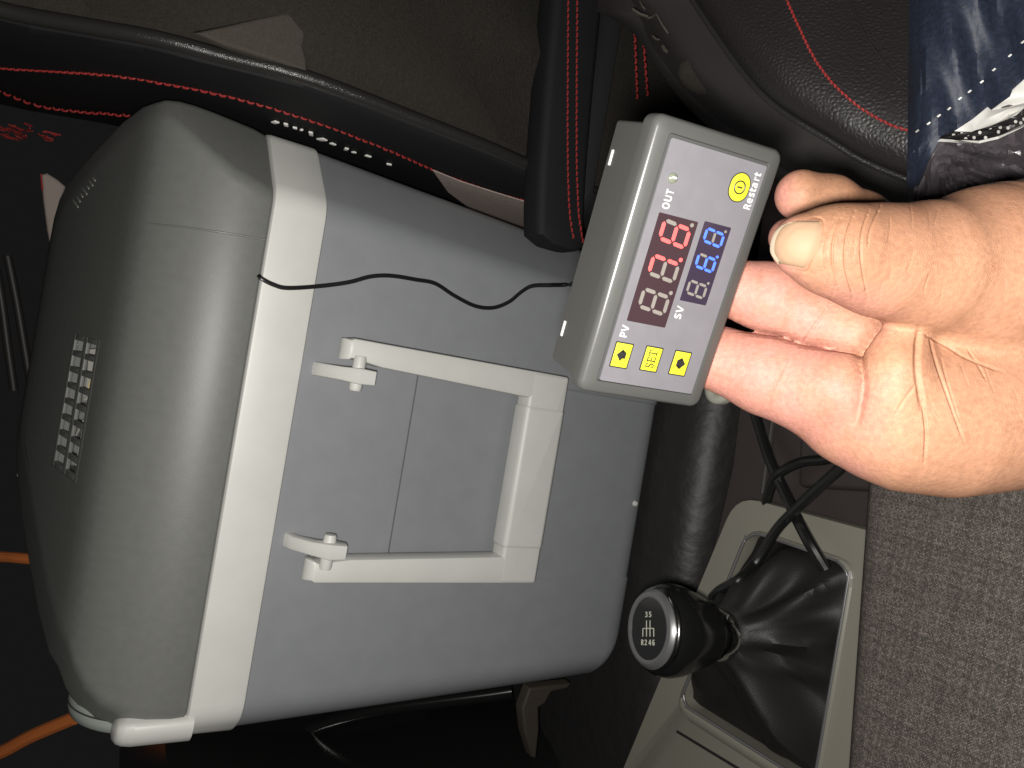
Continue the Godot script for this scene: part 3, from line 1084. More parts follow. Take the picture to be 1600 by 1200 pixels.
func build_passenger_seat() -> void:
	var t := thing("passenger_seat", "black car seat with red stitched seams and piped back behind the cooler", "car seat", Vector3(0.1, -0.2, -0.2))
	var cushion := rbox(Vector3(0.60, 0.2, 0.46), 0.035, Transform3D(Basis(), Vector3(-0.08, -0.1015, -0.172)), 0.035)
	part("cushion", cushion, "cushion", t)
	# back: front cover strip and felt side share the piped edge
	var front := []
	var flank := []
	for k in 29:
		var y := -0.02 + 0.76 * k / 28.0
		var z := seat_edge(y)
		front.append(PackedVector3Array([Vector3(0.2285, y, z - 0.001), Vector3(0.2235, y, z - 0.004), Vector3(0.2222, y, z - 0.012), Vector3(0.2222, y, z - 0.05), Vector3(0.2224, y, z - 0.12), Vector3(0.23, y, z - 0.25), Vector3(0.26, y, z - 0.38), Vector3(0.30, y, z - 0.38), Vector3(0.30, y, z - 0.02)]))
		var wave := 0.007 * sin(y * 23.0) + 0.004 * sin(y * 51.0)
		flank.append(PackedVector3Array([Vector3(0.2290, y, z - 0.0065), Vector3(0.236, y, z + 0.002), Vector3(0.262, y, z + 0.006 + wave), Vector3(0.30, y, z + 0.002 - wave), Vector3(0.36, y, z - 0.004 + wave), Vector3(0.46, y, z - 0.02), Vector3(0.46, y, z - 0.3), Vector3(0.3005, y, z - 0.3), Vector3(0.3005, y, z - 0.03)]))
	part("backrest", loft(front), "seat_black", t, 50.0)
	part("side_cover", loft(flank), "felt", t, 50.0)
	var path := []
	for k in 22:
		var y := -0.01 + 0.72 * k / 21.0
		path.append(Vector3(0.2275, y, seat_edge(y) + 0.003))
	part("piping", tube(curve(path, 3), 0.0044, 12), "piping", t, 60.0)
	# loose fold of paler lining over the side
	var flap := []
	for q in [[302, 52], [350, 42], [400, 30], [440, 22], [468, 20], [486, 32], [490, 44], [476, 56], [472, 72], [478, 94], [480, 116], [440, 100], [400, 88], [350, 72]]:
		var p := on_plane(q[0], q[1], 2, 0.045)
		flap.append(Vector2(p.x, p.y))
	part("lining_fold", prism(PackedVector2Array(flap), Transform3D(Basis(), Vector3(0, 0, 0.041)), 0.006, 0.002), "felt_light", t)
	# seams with red thread on the cover strip
	rng.seed = 12
	var seam := []
	for q in [[-20, 106], [60, 111], [160, 117], [250, 130], [360, 152], [480, 187], [600, 232], [700, 275], [800, 308], [880, 326]]:
		seam.append(on_plane(q[0], q[1], 0, 0.2218))
	part("stitching", stitches(curve(seam, 6), 0.0056, 0.72, 0.00075, Vector3.LEFT), "thread_red", t)
	seam = []
	for q in [[-10, 140], [20, 152], [60, 166], [110, 174], [160, 178], [205, 182]]:
		seam.append(on_plane(q[0], q[1], 0, 0.2218))
	part("stitching", stitches(curve(seam, 6), 0.007, 0.7, 0.0008, Vector3.LEFT), "thread_red", t)
	var knot := PackedVector3Array()
	for k in 26:
		var p := on_plane(rng.randf_range(4, 52), rng.randf_range(194, 215), 0, 0.2216)
		if k > 16:
			p = on_plane(rng.randf_range(64, 84), rng.randf_range(204, 220), 0, 0.2216)
		knot.append_array(tube(PackedVector3Array([p, p + Vector3(-0.0006, rng.randf_range(-0.006, 0.006), rng.randf_range(-0.008, 0.008)), p + Vector3(0, rng.randf_range(-0.007, 0.007), rng.randf_range(-0.012, 0.012))]), 0.0007, 5))
	part("embroidery", knot, "thread_red", t).set_meta("kind", "stuff")
	# pale embroidered marks half hidden by the cooler
	for q in [[430, 191, 7, 5], [447, 195, 6, 5], [461, 200, 6, 3], [471, 203, 4, 3], [486, 209, 6, 7], [503, 218, 9, 6], [520, 225, 8, 3], [541, 233, 6, 5], [553, 238, 5, 3], [575, 244, 9, 3], [608, 257, 8, 3]]:
		var p := on_plane(q[0], q[1], 0, 0.2214)
		part("mark", rbox(Vector3(0.0012, q[2] * 0.0005, q[3] * 0.0012), 0.0005, Transform3D(Basis(Vector3.RIGHT, rng.randf_range(-0.5, 0.5)), p)), "thread_white", t)
	# pale seat cloth below the cover
	var cloth := []
	for q in [[676, 266], [720, 284], [780, 303], [868, 330], [872, 400], [800, 372], [740, 330], [700, 300]]:
		var p := on_plane(q[0], q[1], 0, 0.2205)
		cloth.append(Vector2(p.z, p.y))
	part("seat_cloth", prism(PackedVector2Array(cloth), Transform3D(Basis(Vector3(0, 0, 1), Vector3.UP, Vector3.LEFT), Vector3(0.2212, 0, 0)), 0.0008), "beige_cloth", t)
	# side bolster strap with two rows of thread
	var strap := []
	for k in 15:
		var f := k / 14.0
		var x := lerpf(0.174, 0.46, pow(f, 1.6))
		var yc := 0.1695 + 0.03 * f
		var hh := 0.0205 * pow(clampf(f * 14.0 + 0.35, 0.0, 1.0), 0.5)
		var ring := PackedVector3Array()
		for v in rrect(hh * 2.0, 0.024, 0.006, 3):
			ring.append(Vector3(x, yc + v.x, 0.042 + v.y))
		strap.append(ring)
	part("bolster_strap", loft(strap), "seat_black", t, 50.0)
	for dx in [0.0, 14.0]:
		seam = []
		for q in [[888, -20], [887, 120], [887, 250], [890, 330], [896, 372]]:
			seam.append(on_plane(q[0] + dx, q[1], 2, 0.0543))
		part("stitching", stitches(curve(seam, 6), 0.0042, 0.75, 0.00055, Vector3(0, 0, 1)), "thread_red", t)
	part("side_shield", rbox(Vector3(0.30, 0.34, 0.06), 0.015, Transform3D(Basis(), Vector3(0.356, -0.01, 0.012))), "seat_black", t)
	for q in [[[988, -10], [992, 60], [996, 150]], [[1003, 20], [1007, 80], [1012, 152]]]:
		seam = []
		for c in q:
			seam.append(on_plane(c[0], c[1], 2, 0.0425))
		part("stitching", stitches(curve(seam, 6), 0.005, 0.75, 0.0007, Vector3(0, 0, 1)), "thread_red", t)

func patch(lower: Array, upper: Array, nu: int, nv: int, bulge: float) -> Array:
	# rows between two lines of [x, y, depth]; bulges towards the viewer, rolling back at the lower line
	var a := []
	var b := []
	for q in lower:
		a.append(Vector3(q[0], q[1], q[2]))
	for q in upper:
		b.append(Vector3(q[0], q[1], q[2]))
	var ca := curve(a, 12)
	var cb := curve(b, 12)
	var rows := []
	for i in nv + 1:
		var f := float(i) / nv
		var row := []
		for j in nu + 1:
			var at := float(j) / nu * (ca.size() - 1)
			var bt := float(j) / nu * (cb.size() - 1)
			var p := ca[int(at)].lerp(ca[mini(int(at) + 1, ca.size() - 1)], at - int(at))
			var q := cb[int(bt)].lerp(cb[mini(int(bt) + 1, cb.size() - 1)], bt - int(bt))
			var v := p.lerp(q, f)
			var roll := bulge * sqrt(1.0 - pow(1.0 - clampf(f * 3.0, 0.0, 1.0), 2.0))
			row.append(px(v.x, v.y, v.z - roll))
		rows.append(row)
	return rows

func build_driver_seat() -> void:
	var t := thing("driver_seat", "grained black leather seat bolster with a single red seam beside the printed bag", "car seat", px(1300, 120, 0.42))
	var lower := [[1070, -20, 0.432], [1085, 5, 0.43], [1150, 100, 0.415], [1210, 165, 0.402], [1300, 222, 0.387], [1350, 252, 0.38], [1430, 285, 0.368], [1560, 330, 0.35], [1720, 360, 0.34]]
	var upper := [[1090, -90, 0.42], [1150, -90, 0.42], [1210, -90, 0.41], [1280, -90, 0.40], [1350, -90, 0.395], [1430, -90, 0.385], [1500, -90, 0.375], [1600, -90, 0.36], [1720, -90, 0.35]]
	var rows := patch(lower, upper, 40, 16, 0.016)
	part("bolster", sheet(rows, AHEAD * 0.06), "leather", t, 60.0)
	var pipe := []
	for q in lower:
		pipe.append(px(q[0], q[1], q[2] - 0.003))
	part("piping", tube(curve(pipe, 6), 0.0016, 8), "piping", t, 60.0)
	# surface depth at a pixel: search the rows
	var find := func(x: float, y: float) -> Vector3:
		var best := Vector3.ZERO
		var near := 1e9
		for r in rows:
			for p in r:
				var q := to_px(p)
				var d: float = Vector2(q.x, q.y).distance_squared_to(Vector2(x, y))
				if d < near:
					near = d
					best = q
		return px(x, y, best.z - 0.0012)
	rng.seed = 31
	var seam := []
	for q in [[1226, -12], [1234, 10], [1252, 50], [1272, 90], [1296, 124], [1322, 150], [1350, 172], [1390, 194], [1432, 208]]:
		seam.append(find.call(q[0], q[1]))
	part("stitching", stitches(curve(seam, 5), 0.0026, 0.68, 0.00055, -AHEAD), "thread_red", t)
	seam = []
	for q in [[1326, -10], [1336, 20], [1352, 55], [1374, 88], [1400, 118], [1440, 150]]:
		seam.append(find.call(q[0], q[1]))
	part("seam", tube(curve(seam, 5), 0.0006, 6), "piping", t)
	# the underside of the bolster, with a torn edge
	var under_low := [[940, -20, 0.47], [1000, 15, 0.468], [1040, 70, 0.46], [1085, 130, 0.45], [1150, 190, 0.435], [1240, 255, 0.415], [1340, 300, 0.40], [1450, 330, 0.385]]
	var under_top := [[1060, -25, 0.44], [1085, 5, 0.437], [1120, 56, 0.43], [1150, 100, 0.423], [1210, 165, 0.41], [1300, 222, 0.395], [1350, 252, 0.388], [1450, 292, 0.374]]
	part("underside", sheet(patch(under_low, under_top, 30, 6, 0.01), AHEAD * 0.03), "side_leather", t, 60.0)
	var torn := PackedVector3Array()
	for q in [[988, 14, 1012, 26, 1.3], [1012, 28, 1024, 22, 0.9], [1026, 22, 1044, 52, 0.9], [1020, 56, 1030, 62, 1.1], [1036, 72, 1042, 80, 1.9], [1000, 2, 1008, 14, 0.9]]:
		torn.append_array(tube(PackedVector3Array([px(q[0], q[1], 0.447), px((q[0] + q[2]) / 2.0, (q[1] + q[3]) / 2.0 + 2, 0.446), px(q[2], q[3], 0.447)]), q[4] * 0.0007, 5))
	part("torn_edge", torn, "brown", t)
	part("mesh_insert", lathe([Vector2(0.0135, 0.0), Vector2(0.013, 0.002), Vector2(0.0105, 0.0035), Vector2(0.001, 0.0042)], Transform3D(Basis(RIGHT, -AHEAD, DOWN).rotated(AHEAD, 0.5), px(1094, 117, 0.444)), 24, Vector2(1.0, 0.8)), "felt", t, 60.0)

func bag_depth(x: float, y: float) -> float:
	var d := 0.312 - (x - 1430.0) * 0.00012
	d += 0.003 * sin(x * 0.045 + y * 0.013) + 0.0016 * sin(x * 0.11 - y * 0.03)
	var c := Vector2(x - 1462.0, y - 232.0)
	if c.y > -5.0:   # creases fan out from the corner of the print
		d += 0.0035 * sin(c.angle() * 15.0 + 1.0) * clampf(c.length() / 50.0, 0.0, 1.0) * clampf((c.y + 5.0) / 10.0, 0.0, 1.0)
	return d + 0.012 * pow(clampf((1450.0 - x) / 26.0, 0.0, 1.0), 2.0)

func bag_print(shape: Array, up: float) -> PackedVector3Array:
	var poly := PackedVector2Array()
	for q in shape:
		poly.append(Vector2(q[0], q[1]))
	var t := PackedVector3Array()
	var idx := Geometry2D.triangulate_polygon(poly)
	for layer in [up, up - 0.0004]:
		for i in range(0, idx.size(), 3):
			var tri := [poly[idx[i]], poly[idx[i + 1]], poly[idx[i + 2]]]
			for a in 3:   # each triangle in four, to follow the folds
				pass
			var m01: Vector2 = (tri[0] + tri[1]) / 2.0
			var m12: Vector2 = (tri[1] + tri[2]) / 2.0
			var m20: Vector2 = (tri[2] + tri[0]) / 2.0
			for s in [[tri[0], m01, m20], [tri[1], m12, m01], [tri[2], m20, m12], [m01, m12, m20]]:
				for v in (s if layer == up else [s[0], s[2], s[1]]):
					t.append(px(v.x, v.y, bag_depth(v.x, v.y) - layer))
	return t

func build_bag() -> void:
	var t := thing("plastic_bag", "crumpled plastic bag with dark blue denim print, white stitching and dotted white trim", "bag", px(1560, 200, 0.33))
	var cut := func(f: float) -> Vector2:   # lower edge of the blue print
		return Vector2(lerpf(1428, 1462, clampf(f * 2.0, 0.0, 1.0)) if f < 0.5 else lerpf(1462, 1660, (f - 0.5) * 2.0), 0)
	var blue := []
	var plain := []
	for i in 25:
		var row := []
		var x := 1427.0 + 240.0 * i / 24.0
		var edge := 290.0 if x < 1437.0 else maxf(290.0 - (x - 1437.0) * 2.4, 226.0 - (x - 1462.0) * 0.62)
		for j in 25:
			var y := lerpf(-60.0, edge, j / 24.0)
			row.append(px(x - 0.012 * (y - 100.0), y, bag_depth(x, y)))
		blue.append(row)
		var row2 := []
		var low := 318.0 - maxf(0.0, x - 1490.0) * 0.25
		for j in 17:
			var y := lerpf(edge - 3.0, low, j / 16.0)
			row2.append(px(x - 0.012 * (y - 100.0), y, bag_depth(x, y) + 0.0008))
		plain.append(row2)
	part("denim_print", sheet(blue, AHEAD * 0.004), "denim", t, 50.0)
	part("film", sheet(plain, AHEAD * 0.003), "crinkled", t, 28.0)
	part("white_print", bag_print([[1491, 205], [1520, 186], [1543, 167], [1549, 172], [1563, 161], [1578, 151], [1582, 140], [1600, 124], [1650, 88], [1650, 150], [1600, 169], [1588, 180], [1570, 188], [1545, 198], [1525, 203], [1518, 206]], 0.0022), "bag_white", t, 80.0)
	part("dark_print", bag_print([[1478, 209], [1491, 205], [1518, 206], [1545, 198], [1570, 188], [1588, 180], [1600, 169], [1650, 150], [1650, 178], [1600, 193], [1560, 213], [1530, 220], [1500, 219], [1466, 216]], 0.0018), "bag_black", t, 80.0)
	part("white_print", bag_print([[1464, 221], [1470, 217], [1500, 219], [1530, 220], [1560, 213], [1600, 193], [1650, 170], [1650, 178], [1600, 198], [1560, 217], [1530, 224], [1500, 223]], 0.0026), "bag_white", t)
	for q in [[1490, 211], [1498, 212], [1503, 209], [1509, 217], [1512, 210], [1522, 215], [1531, 207], [1540, 215], [1548, 203], [1560, 206], [1563, 199], [1575, 200], [1587, 190], [1595, 192], [1598, 177], [1600, 186]]:
		var o := []
		for k in 10:
			o.append([q[0] + 2.7 * cos(TAU * k / 10), q[1] + 2.7 * sin(TAU * k / 10)])
		part("dot", bag_print(o, 0.0028), "bag_white", t)
	# printed stitch line
	for q in [[1433, 205], [1451, 193], [1467, 181], [1483, 170], [1500, 154], [1515, 143], [1534, 128], [1553, 109], [1578, 87], [1598, 66]]:
		part("stitch_print", bag_print([[q[0] - 3.4, q[1] + 1.0], [q[0] - 1.0, q[1] + 2.4], [q[0] + 3.6, q[1] - 1.4], [q[0] + 1.4, q[1] - 3.0]], 0.0022), "thread_white", t)

func build_console() -> void:
	var t := thing("center_console", "dark car console with a champagne plastic frame around the gear lever boot", "console", Vector3(-0.06, -0.3, 0.16))
	part("body", prism(PackedVector2Array([Vector2(-0.30, 0.055), Vector2(-0.30, 0.275), Vector2(0.28, 0.275), Vector2(0.28, 0.085), Vector2(0.04, 0.10), Vector2(-0.12, 0.088)]), Transform3D(Basis(Vector3.RIGHT, Vector3.BACK, Vector3.DOWN), Vector3(0, 0.016, 0)), 0.32), "console_dark", t)
	var outer := PackedVector2Array()
	var inner := PackedVector2Array()
	# matching corners of the frame and its opening, in x and z
	var oc := [Vector2(0.022, 0.118), Vector2(-0.235, 0.045), Vector2(-0.235, 0.262), Vector2(0.022, 0.262)]
	var ic := [Vector2(0.0, 0.1365), Vector2(-0.1385, 0.1005), Vector2(-0.1405, 0.216), Vector2(-0.002, 0.2165)]
	for c in 4:
		for k in 6:
			var f := k / 5.0
			for w in 2:
				var src: Array = oc if w == 0 else ic
				var r := 0.02 if w == 0 else 0.014
				var p: Vector2 = src[c]
				var p0 := p + ((src[(c + 3) % 4] as Vector2) - p).normalized() * r
				var p1 := p + ((src[(c + 1) % 4] as Vector2) - p).normalized() * r
				var v := p0.lerp(p, f).lerp(p.lerp(p1, f), f)
				if w == 0:
					outer.append(v)
				else:
					inner.append(v)
	var rings := []
	for s in [[0.0, 0.0, 0.017], [0.0, 0.0, 0.026], [0.04, 0.0, 0.0295], [0.9, 0.0, 0.030], [0.93, 0.0, 0.0325], [0.97, 0.0, 0.0332], [1.0, 0.0, 0.0318], [1.0, 0.0, 0.0175]]:
		var ring := PackedVector3Array()
		for i in outer.size():
			var v := outer[i].lerp(inner[i], s[0])
			ring.append(Vector3(v.x, s[2], v.y))
		rings.append(ring)
	rings.append(rings[0])
	part("frame", loft(rings, false, false), "trim", t, 40.0)
	var rimline := []
	for i in inner.size() + 1:
		var v := inner[i % inner.size()]
		rimline.append(Vector3(v.x, 0.0325, v.y))
	part("bright_edge", tube(curve(rimline, 2), 0.0011, 8), "satin", t, 60.0)
	# joint across the frame and the strip beside the handbrake
	var a := on_plane(1058, 1143, 1, 0.0305)
	var b := on_plane(1175, 1214, 1, 0.0305)
	part("joint", tube(PackedVector3Array([a, b]), 0.0011, 6), "seam", t)
	a = on_plane(1210, 640, 1, 0.017)
	b = on_plane(1192, 770, 1, 0.017)
	part("side_strip", tube(PackedVector3Array([a, a.lerp(b, 0.5), b]), 0.002, 8), "trim_streak", t)
	part("rear_step", rbox(Vector3(0.12, 0.012, 0.12), 0.004, Transform3D(Basis(Vector3.UP, 0.15), Vector3(0.105, 0.02, 0.215))), "console_dark", t)

func build_gear_lever() -> void:
	var t := thing("gear_lever", "black gear knob with chrome ring over a creased leather boot", "gear lever", Vector3(-0.065, 0.02, 0.16))
	var neck := Vector3(-0.063, 0.079, 0.163)
	var rings := []
	var ic := [Vector2(0.0, 0.1375), Vector2(-0.1375, 0.1015), Vector2(-0.1395, 0.215), Vector2(-0.003, 0.2155)]
	var n := 64
	for k in 15:
		var f := k / 14.0
		var ring := PackedVector3Array()
		for j in n:
			var s := float(j) / n * 4.0
			var c := int(s)
			var v: Vector2 = (ic[c] as Vector2).lerp(ic[(c + 1) % 4], s - c)
			var base := Vector3(v.x, 0.019, v.y)
			var ang := atan2(base.z - neck.z, base.x - neck.x)
			var top := neck + Vector3(cos(ang), 0, sin(ang)) * 0.016
			var swell := sin(PI * pow(f, 0.8))
			var p := base.lerp(top, f)
			p.y = lerpf(0.02, neck.y - 0.004, pow(f, 1.25)) + 0.006 * swell
			var fold := 0.0055 * sin(ang * 5.0 + f * 2.2) + 0.003 * sin(ang * 11.0 - f * 4.0 + 1.0)
			p += Vector3(cos(ang), 0.6, sin(ang)) * fold * swell
			ring.append(p)
		rings.append(ring)
	part("boot", loft(rings, false, true), "smooth_leather", t, 70.0)
	var up := Vector3(0.05, 1.0, -0.16).normalized()
	var side := up.cross(Vector3(0, 0, 1)).normalized()
	var b := Basis(side, up, side.cross(up))
	var xf := Transform3D(b, neck)
	var ring_xf := xf
	part("collar", lathe([Vector2(0.0135, -0.006), Vector2(0.0162, -0.005), Vector2(0.0168, 0.0), Vector2(0.0162, 0.003), Vector2(0.0135, 0.0035)], ring_xf, 36), "chrome", t, 50.0)
	var knob := part("knob", lathe([Vector2(0.012, 0.001), Vector2(0.0155, 0.0035), Vector2(0.019, 0.010), Vector2(0.0225, 0.02), Vector2(0.0258, 0.031), Vector2(0.0268, 0.038), Vector2(0.0262, 0.044), Vector2(0.0243, 0.0485), Vector2(0.0215, 0.0515), Vector2(0.015, 0.0525), Vector2(0.001, 0.0525)], xf, 48, Vector2(1.06, 1.0)), "gloss_black", t, 60.0)
	part("ring", lathe([Vector2(0.0192, 0.0505), Vector2(0.0232, 0.0498), Vector2(0.0238, 0.051), Vector2(0.0222, 0.0532), Vector2(0.0205, 0.0542), Vector2(0.0185, 0.0535), Vector2(0.0183, 0.0522)], xf, 48), "satin", knob, 60.0)
	part("shine_ring", lathe([Vector2(0.0244, 0.0472), Vector2(0.0254, 0.0476), Vector2(0.0252, 0.049), Vector2(0.0238, 0.0502)], xf, 48), "chrome", knob, 60.0)
	var badge := part("badge", lathe([Vector2(0.0182, 0.052), Vector2(0.0182, 0.0529), Vector2(0.001, 0.0532)], xf, 40), "gloss_black", t)
	# shift pattern and its numbers
	var w := px(1018, 970, 0.48)
	var axis := xf.basis.y
	var facing := Basis(Vector3(0.35, 0, 1).normalized().slide(axis).normalized(), axis, Vector3.ZERO)
	facing.z = facing.x.cross(facing.y)
	var face := Transform3D(facing, xf * Vector3(0, 0.0534, 0))
	for q in [[0.0, 0.0, 0.0112, 0.0006], [-0.0056, 0.0024, 0.0006, 0.0048], [-0.0018, 0.0, 0.0006, 0.0095], [0.0018, 0.0, 0.0006, 0.0095], [0.0056, 0.0024, 0.0006, 0.0048]]:
		part("shift_line", rbox(Vector3(q[2], 0.0003, q[3]), 0.0001, face * Transform3D(Basis(), Vector3(q[0], 0, q[1]))), "pale_plastic", badge)
	var digit := 0
	for q in [[-0.0018, -0.0082], [0.0022, -0.0082], [-0.006, 0.0082], [-0.0022, 0.0082], [0.0018, 0.0082], [0.0056, 0.0082]]:
		var s: String = ["3", "5", "R", "2", "4", "6"][digit]
		digit += 1
		part("number", placed(text(s, 0.0046), face * Transform3D(Basis(Vector3.RIGHT, -PI / 2), Vector3(q[0], 0.0001, q[1]))), "pale_plastic", badge)

func cable_along(pts: Array, r: float, sides := 10) -> PackedVector3Array:
	return tube(curve(pts, 8), r, sides)

func build_small_things() -> void:
	# probe lead from the lid seam to the back of the thermostat
	var lead := []
	for q in [[404, 430, 0.0025], [410, 436, 0.0042], [428, 445, 0.004], [450, 450, 0.0035], [500, 447, 0.0018], [545, 441, 0.0018], [580, 432, 0.002], [612, 431, 0.0022], [650, 437, 0.0022], [680, 443, 0.0022], [710, 462, 0.0022], [742, 478, 0.003], [770, 481, 0.004], [795, 472, 0.006], [815, 456, 0.008], [832, 447, 0.01], [860, 446, 0.014], [890, 445, 0.02]]:
		lead.append(on_plane(q[0], q[1], 2, q[2]))
	lead.append(px(930, 440, 0.52))
	lead.append(px(965, 420, 0.40))
	lead.append(px(985, 400, 0.30))
	lead.append(px(1010, 385, 0.2535))
	lone("probe_cable", tube(curve(lead, 6), 0.0014, 8, 0.62, Vector3(0, 0, 1)), "cord", "thin black twin cable running from the cooler lid to the thermostat", "cable", on_plane(600, 432, 2, 0.0))
	# grey woven armrest
	var a := thing("armrest", "grey woven fabric armrest with a dark rolled edge under the hand", "armrest", Vector3(0.0, 0.06, 0.40))
	var pad := rbox(Vector3(0.42, 0.20, 0.085), 0.012, Transform3D(Basis(Vector3.RIGHT.rotated(Vector3.UP, 0.10), Vector3.BACK.rotated(Vector3.UP, 0.10), Vector3.DOWN), Vector3(-0.118, 0.1135, 0.4085)), 0.02)
	part("pad", pad, "weave", a)
	part("base", rbox(Vector3(0.40, 0.18, 0.04), 0.008, Transform3D(Basis(Vector3.RIGHT.rotated(Vector3.UP, 0.10), Vector3.BACK.rotated(Vector3.UP, 0.10), Vector3.DOWN), Vector3(-0.118, 0.05, 0.4085))), "console_dark", a)
	# cords lying over the console
	var y := 0.034
	var c1 := []
	for q in [[1178, 640, 0.024], [1190, 680, 0.026], [1204, 722, 0.03], [1226, 770, 0.034], [1246, 812, 0.04], [1266, 850, 0.045], [1290, 890, 0.04]]:
		c1.append(on_plane(q[0], q[1], 1, q[2]))
	lone("power_cord", cable_along(c1, 0.0038), "cord", "thick black cord running straight past the console frame to the boot", "cable", c1[3])
	var c2 := []
	for q in [[1350, 700, 0.05], [1318, 728, 0.05], [1280, 762, 0.05], [1240, 800, 0.047], [1212, 830, 0.042], [1180, 880, 0.042], [1152, 908, 0.06], [1126, 922, 0.05], [1110, 935, 0.02]]:
		c2.append(on_plane(q[0], q[1], 1, q[2]))
	lone("power_cord", cable_along(c2, 0.0034), "cord", "black cord crossing over the other and looping behind the gear knob", "cable", c2[3])
	var c3 := []
	for q in [[1320, 708, 0.034], [1290, 718, 0.034], [1255, 722, 0.034], [1225, 735, 0.036], [1208, 752, 0.032], [1196, 790, 0.026]]:
		c3.append(on_plane(q[0], q[1], 1, q[2]))
	lone("power_cord", cable_along(c3, 0.0034), "cord", "short black cord branching off from the hand side of the crossing", "cable", c3[2])
	# pale round cap beside the console
	var at := on_plane(1128, 607, 1, 0.018)
	var cap := thing("socket_cap", "small pale round cap with a dark hole below the little finger", "cap", at)
	var xf := Transform3D(Basis(), at)
	part("rim", lathe([Vector2(0.0125, -0.002), Vector2(0.013, 0.004), Vector2(0.012, 0.0065), Vector2(0.008, 0.0075), Vector2(0.0045, 0.0055), Vector2(0.004, 0.002)], xf, 30), "pale_plastic", cap, 60.0)
	# orange straps behind the cooler
	lone("orange_strap", cable_along([px(-60, 868, 0.86), px(0, 870, 0.85), px(30, 872, 0.84), px(70, 876, 0.83)], 0.0058), "orange", "short orange strap level with the middle of the cooler lid", "strap", px(0, 870, 0.85))
	lone("orange_strap", cable_along([px(-60, 1196, 0.86), px(0, 1176, 0.85), px(50, 1150, 0.84), px(116, 1122, 0.83)], 0.0072), "orange", "orange strap slanting past the hinge end of the cooler", "strap", px(50, 1150, 0.84))

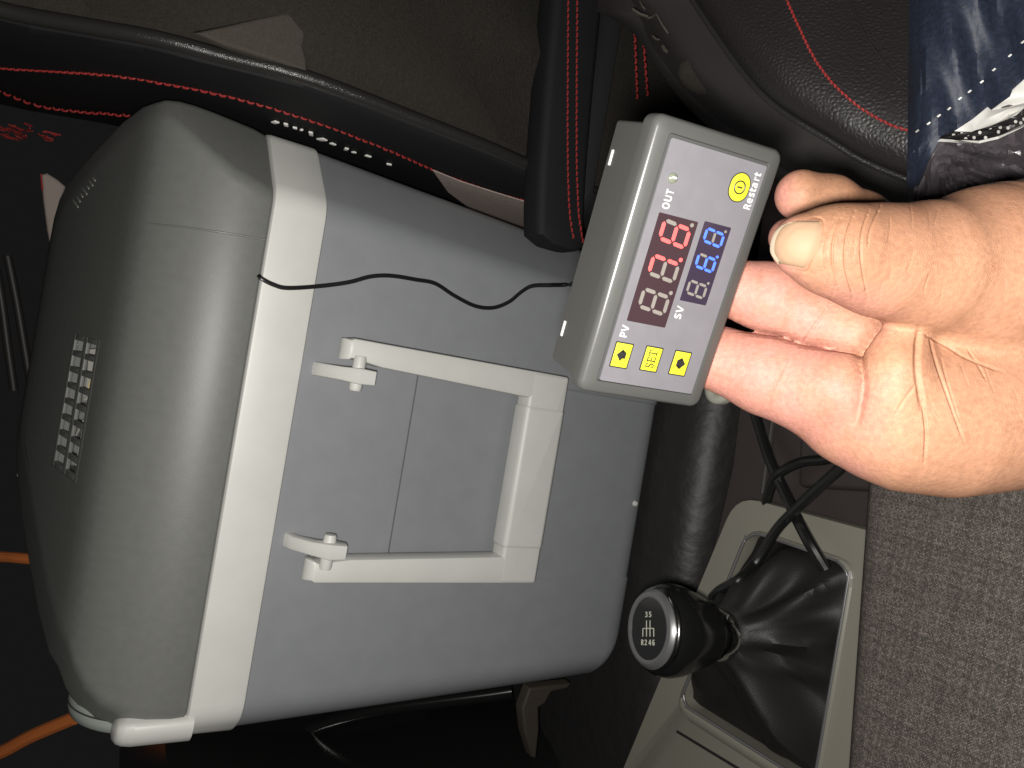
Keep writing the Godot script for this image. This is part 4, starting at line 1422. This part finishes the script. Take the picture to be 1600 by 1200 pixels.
func build_car() -> void:
	structure("floor", rbox(Vector3(2.4, 0.04, 2.4), 0.005, Transform3D(Basis(), Vector3(0, -0.36, 0.1))), "floor")
	var d := thing("car_door", "dark car door panel behind the cooler with two pale lines modelled in place of reflections on its trim", "car door", Vector3(0, -0.3, -0.5))
	part("panel", rbox(Vector3(2.0, 1.5, 0.05), 0.01, Transform3D(Basis(), Vector3(-0.1, 0.41, -0.53))), "dark_panel", d)
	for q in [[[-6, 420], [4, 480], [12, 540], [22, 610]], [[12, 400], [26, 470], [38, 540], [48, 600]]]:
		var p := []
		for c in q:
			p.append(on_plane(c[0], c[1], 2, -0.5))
		part("reflection_line", cable_along(p, 0.0045), "trim_streak", d, 60.0)  # paler tubes standing in for streaks of reflection on the door
	# pale pillar cover seen past the lid
	var o := PackedVector2Array()
	for q in [[64, 272], [74, 270], [90, 280], [103, 291], [98, 320], [88, 360], [80, 392], [74, 360], [68, 315]]:
		var p := on_plane(q[0], q[1], 2, -0.36)
		o.append(Vector2(p.x, p.y))
	var pillar := thing("pillar_cover", "small beige trim wedge with a red edge beyond the cooler lid", "car trim", Vector3(o[0].x, o[0].y, -0.36))
	part("cover", prism(o, Transform3D(Basis(), Vector3(0, 0, -0.37)), 0.01, 0.003), "beige_cloth", pillar)
	part("red_edge", tube(PackedVector3Array([Vector3(o[0].x, o[0].y, -0.359), Vector3(o[8].x, o[8].y, -0.359).lerp(Vector3(o[0].x, o[0].y, -0.359), 0.4)]), 0.0008, 6), "thread_red", pillar)
	# black glossy glove box side on the far side of the cooler
	var g := thing("dashboard", "glossy black dashboard end with a brown bracket beside the cooler", "dashboard", Vector3(-0.3, -0.2, -0.1))
	var rings := []
	for k in 13:
		var f := k / 12.0
		var c := Vector3(-0.295 - 0.02 * sin(f * 3.0), lerpf(-0.12, 0.34, f), lerpf(-0.14, -0.20, f))
		var ring := PackedVector3Array()
		for j in 28:
			var a := TAU * j / 28.0
			ring.append(c + Vector3(cos(a) * (0.055 + 0.008 * sin(f * 7.0)), sin(f * 5.0 + a) * 0.004, sin(a) * 0.12))
		rings.append(ring)
	var edge := []
	for q in [[430, 1166], [480, 1142], [530, 1124], [600, 1107], [680, 1096], [760, 1086], [800, 1080]]:
		edge.append(px(q[0], q[1], 0.70))
	part("highlight_tube", cable_along(edge, 0.007), "gloss_black", g, 70.0)  # glossy black tube added to catch a line of highlight from the flash
	part("glove_box", loft(rings), "gloss_black", g, 70.0)
	var br := PackedVector2Array()
	for q in [[828, 1075], [892, 1068], [888, 1076], [862, 1082], [852, 1100], [842, 1106], [843, 1140], [838, 1186], [832, 1184], [820, 1146], [816, 1108]]:
		var p := on_plane(q[0], q[1], 2, -0.02)
		br.append(Vector2(p.x, p.y))
	part("bracket", prism(br, Transform3D(Basis(), Vector3(0, 0, -0.03)), 0.01, 0.002), "brown", g)

func _ready() -> void:
	# camera on its side, as the phone was held
	var cam := Camera3D.new()
	cam.name = "camera"
	cam.transform = Transform3D(Basis(RIGHT, -DOWN, -AHEAD).orthonormalized(), EYE)
	cam.fov = 53.0
	cam.near = 0.01
	cam.far = 10.0
	add_child(cam)
	cam.current = true
	# night: next to no light but the flash
	var env := Environment.new()
	env.background_mode = Environment.BG_COLOR
	env.background_color = lin(0.008, 0.0076, 0.0076)
	env.tonemap_mode = Environment.TONE_MAPPER_LINEAR
	env.tonemap_exposure = 1.0
	env.sdfgi_enabled = true
	env.ssao_enabled = true
	env.ssil_enabled = true
	var world := WorldEnvironment.new()
	world.name = "night"
	world.environment = env
	add_child(world)
	# the phone's flash, 15 mm from the lens
	var flash := OmniLight3D.new()
	flash.name = "phone_flash"
	flash.position = EYE - RIGHT * 0.008 + DOWN * 0.0135
	flash.light_color = lin(1.0, 0.975, 0.93)
	flash.light_energy = 0.265
	flash.light_size = 0.004
	flash.omni_range = 6.0
	flash.omni_attenuation = 2.0
	flash.shadow_enabled = true
	add_child(flash)
	rng.seed = 1
	make_materials()
	build_car()
	build_passenger_seat()
	build_driver_seat()
	build_console()
	build_cooler()
	build_gear_lever()
	build_controller()
	build_hand()
	build_bag()
	build_small_things()
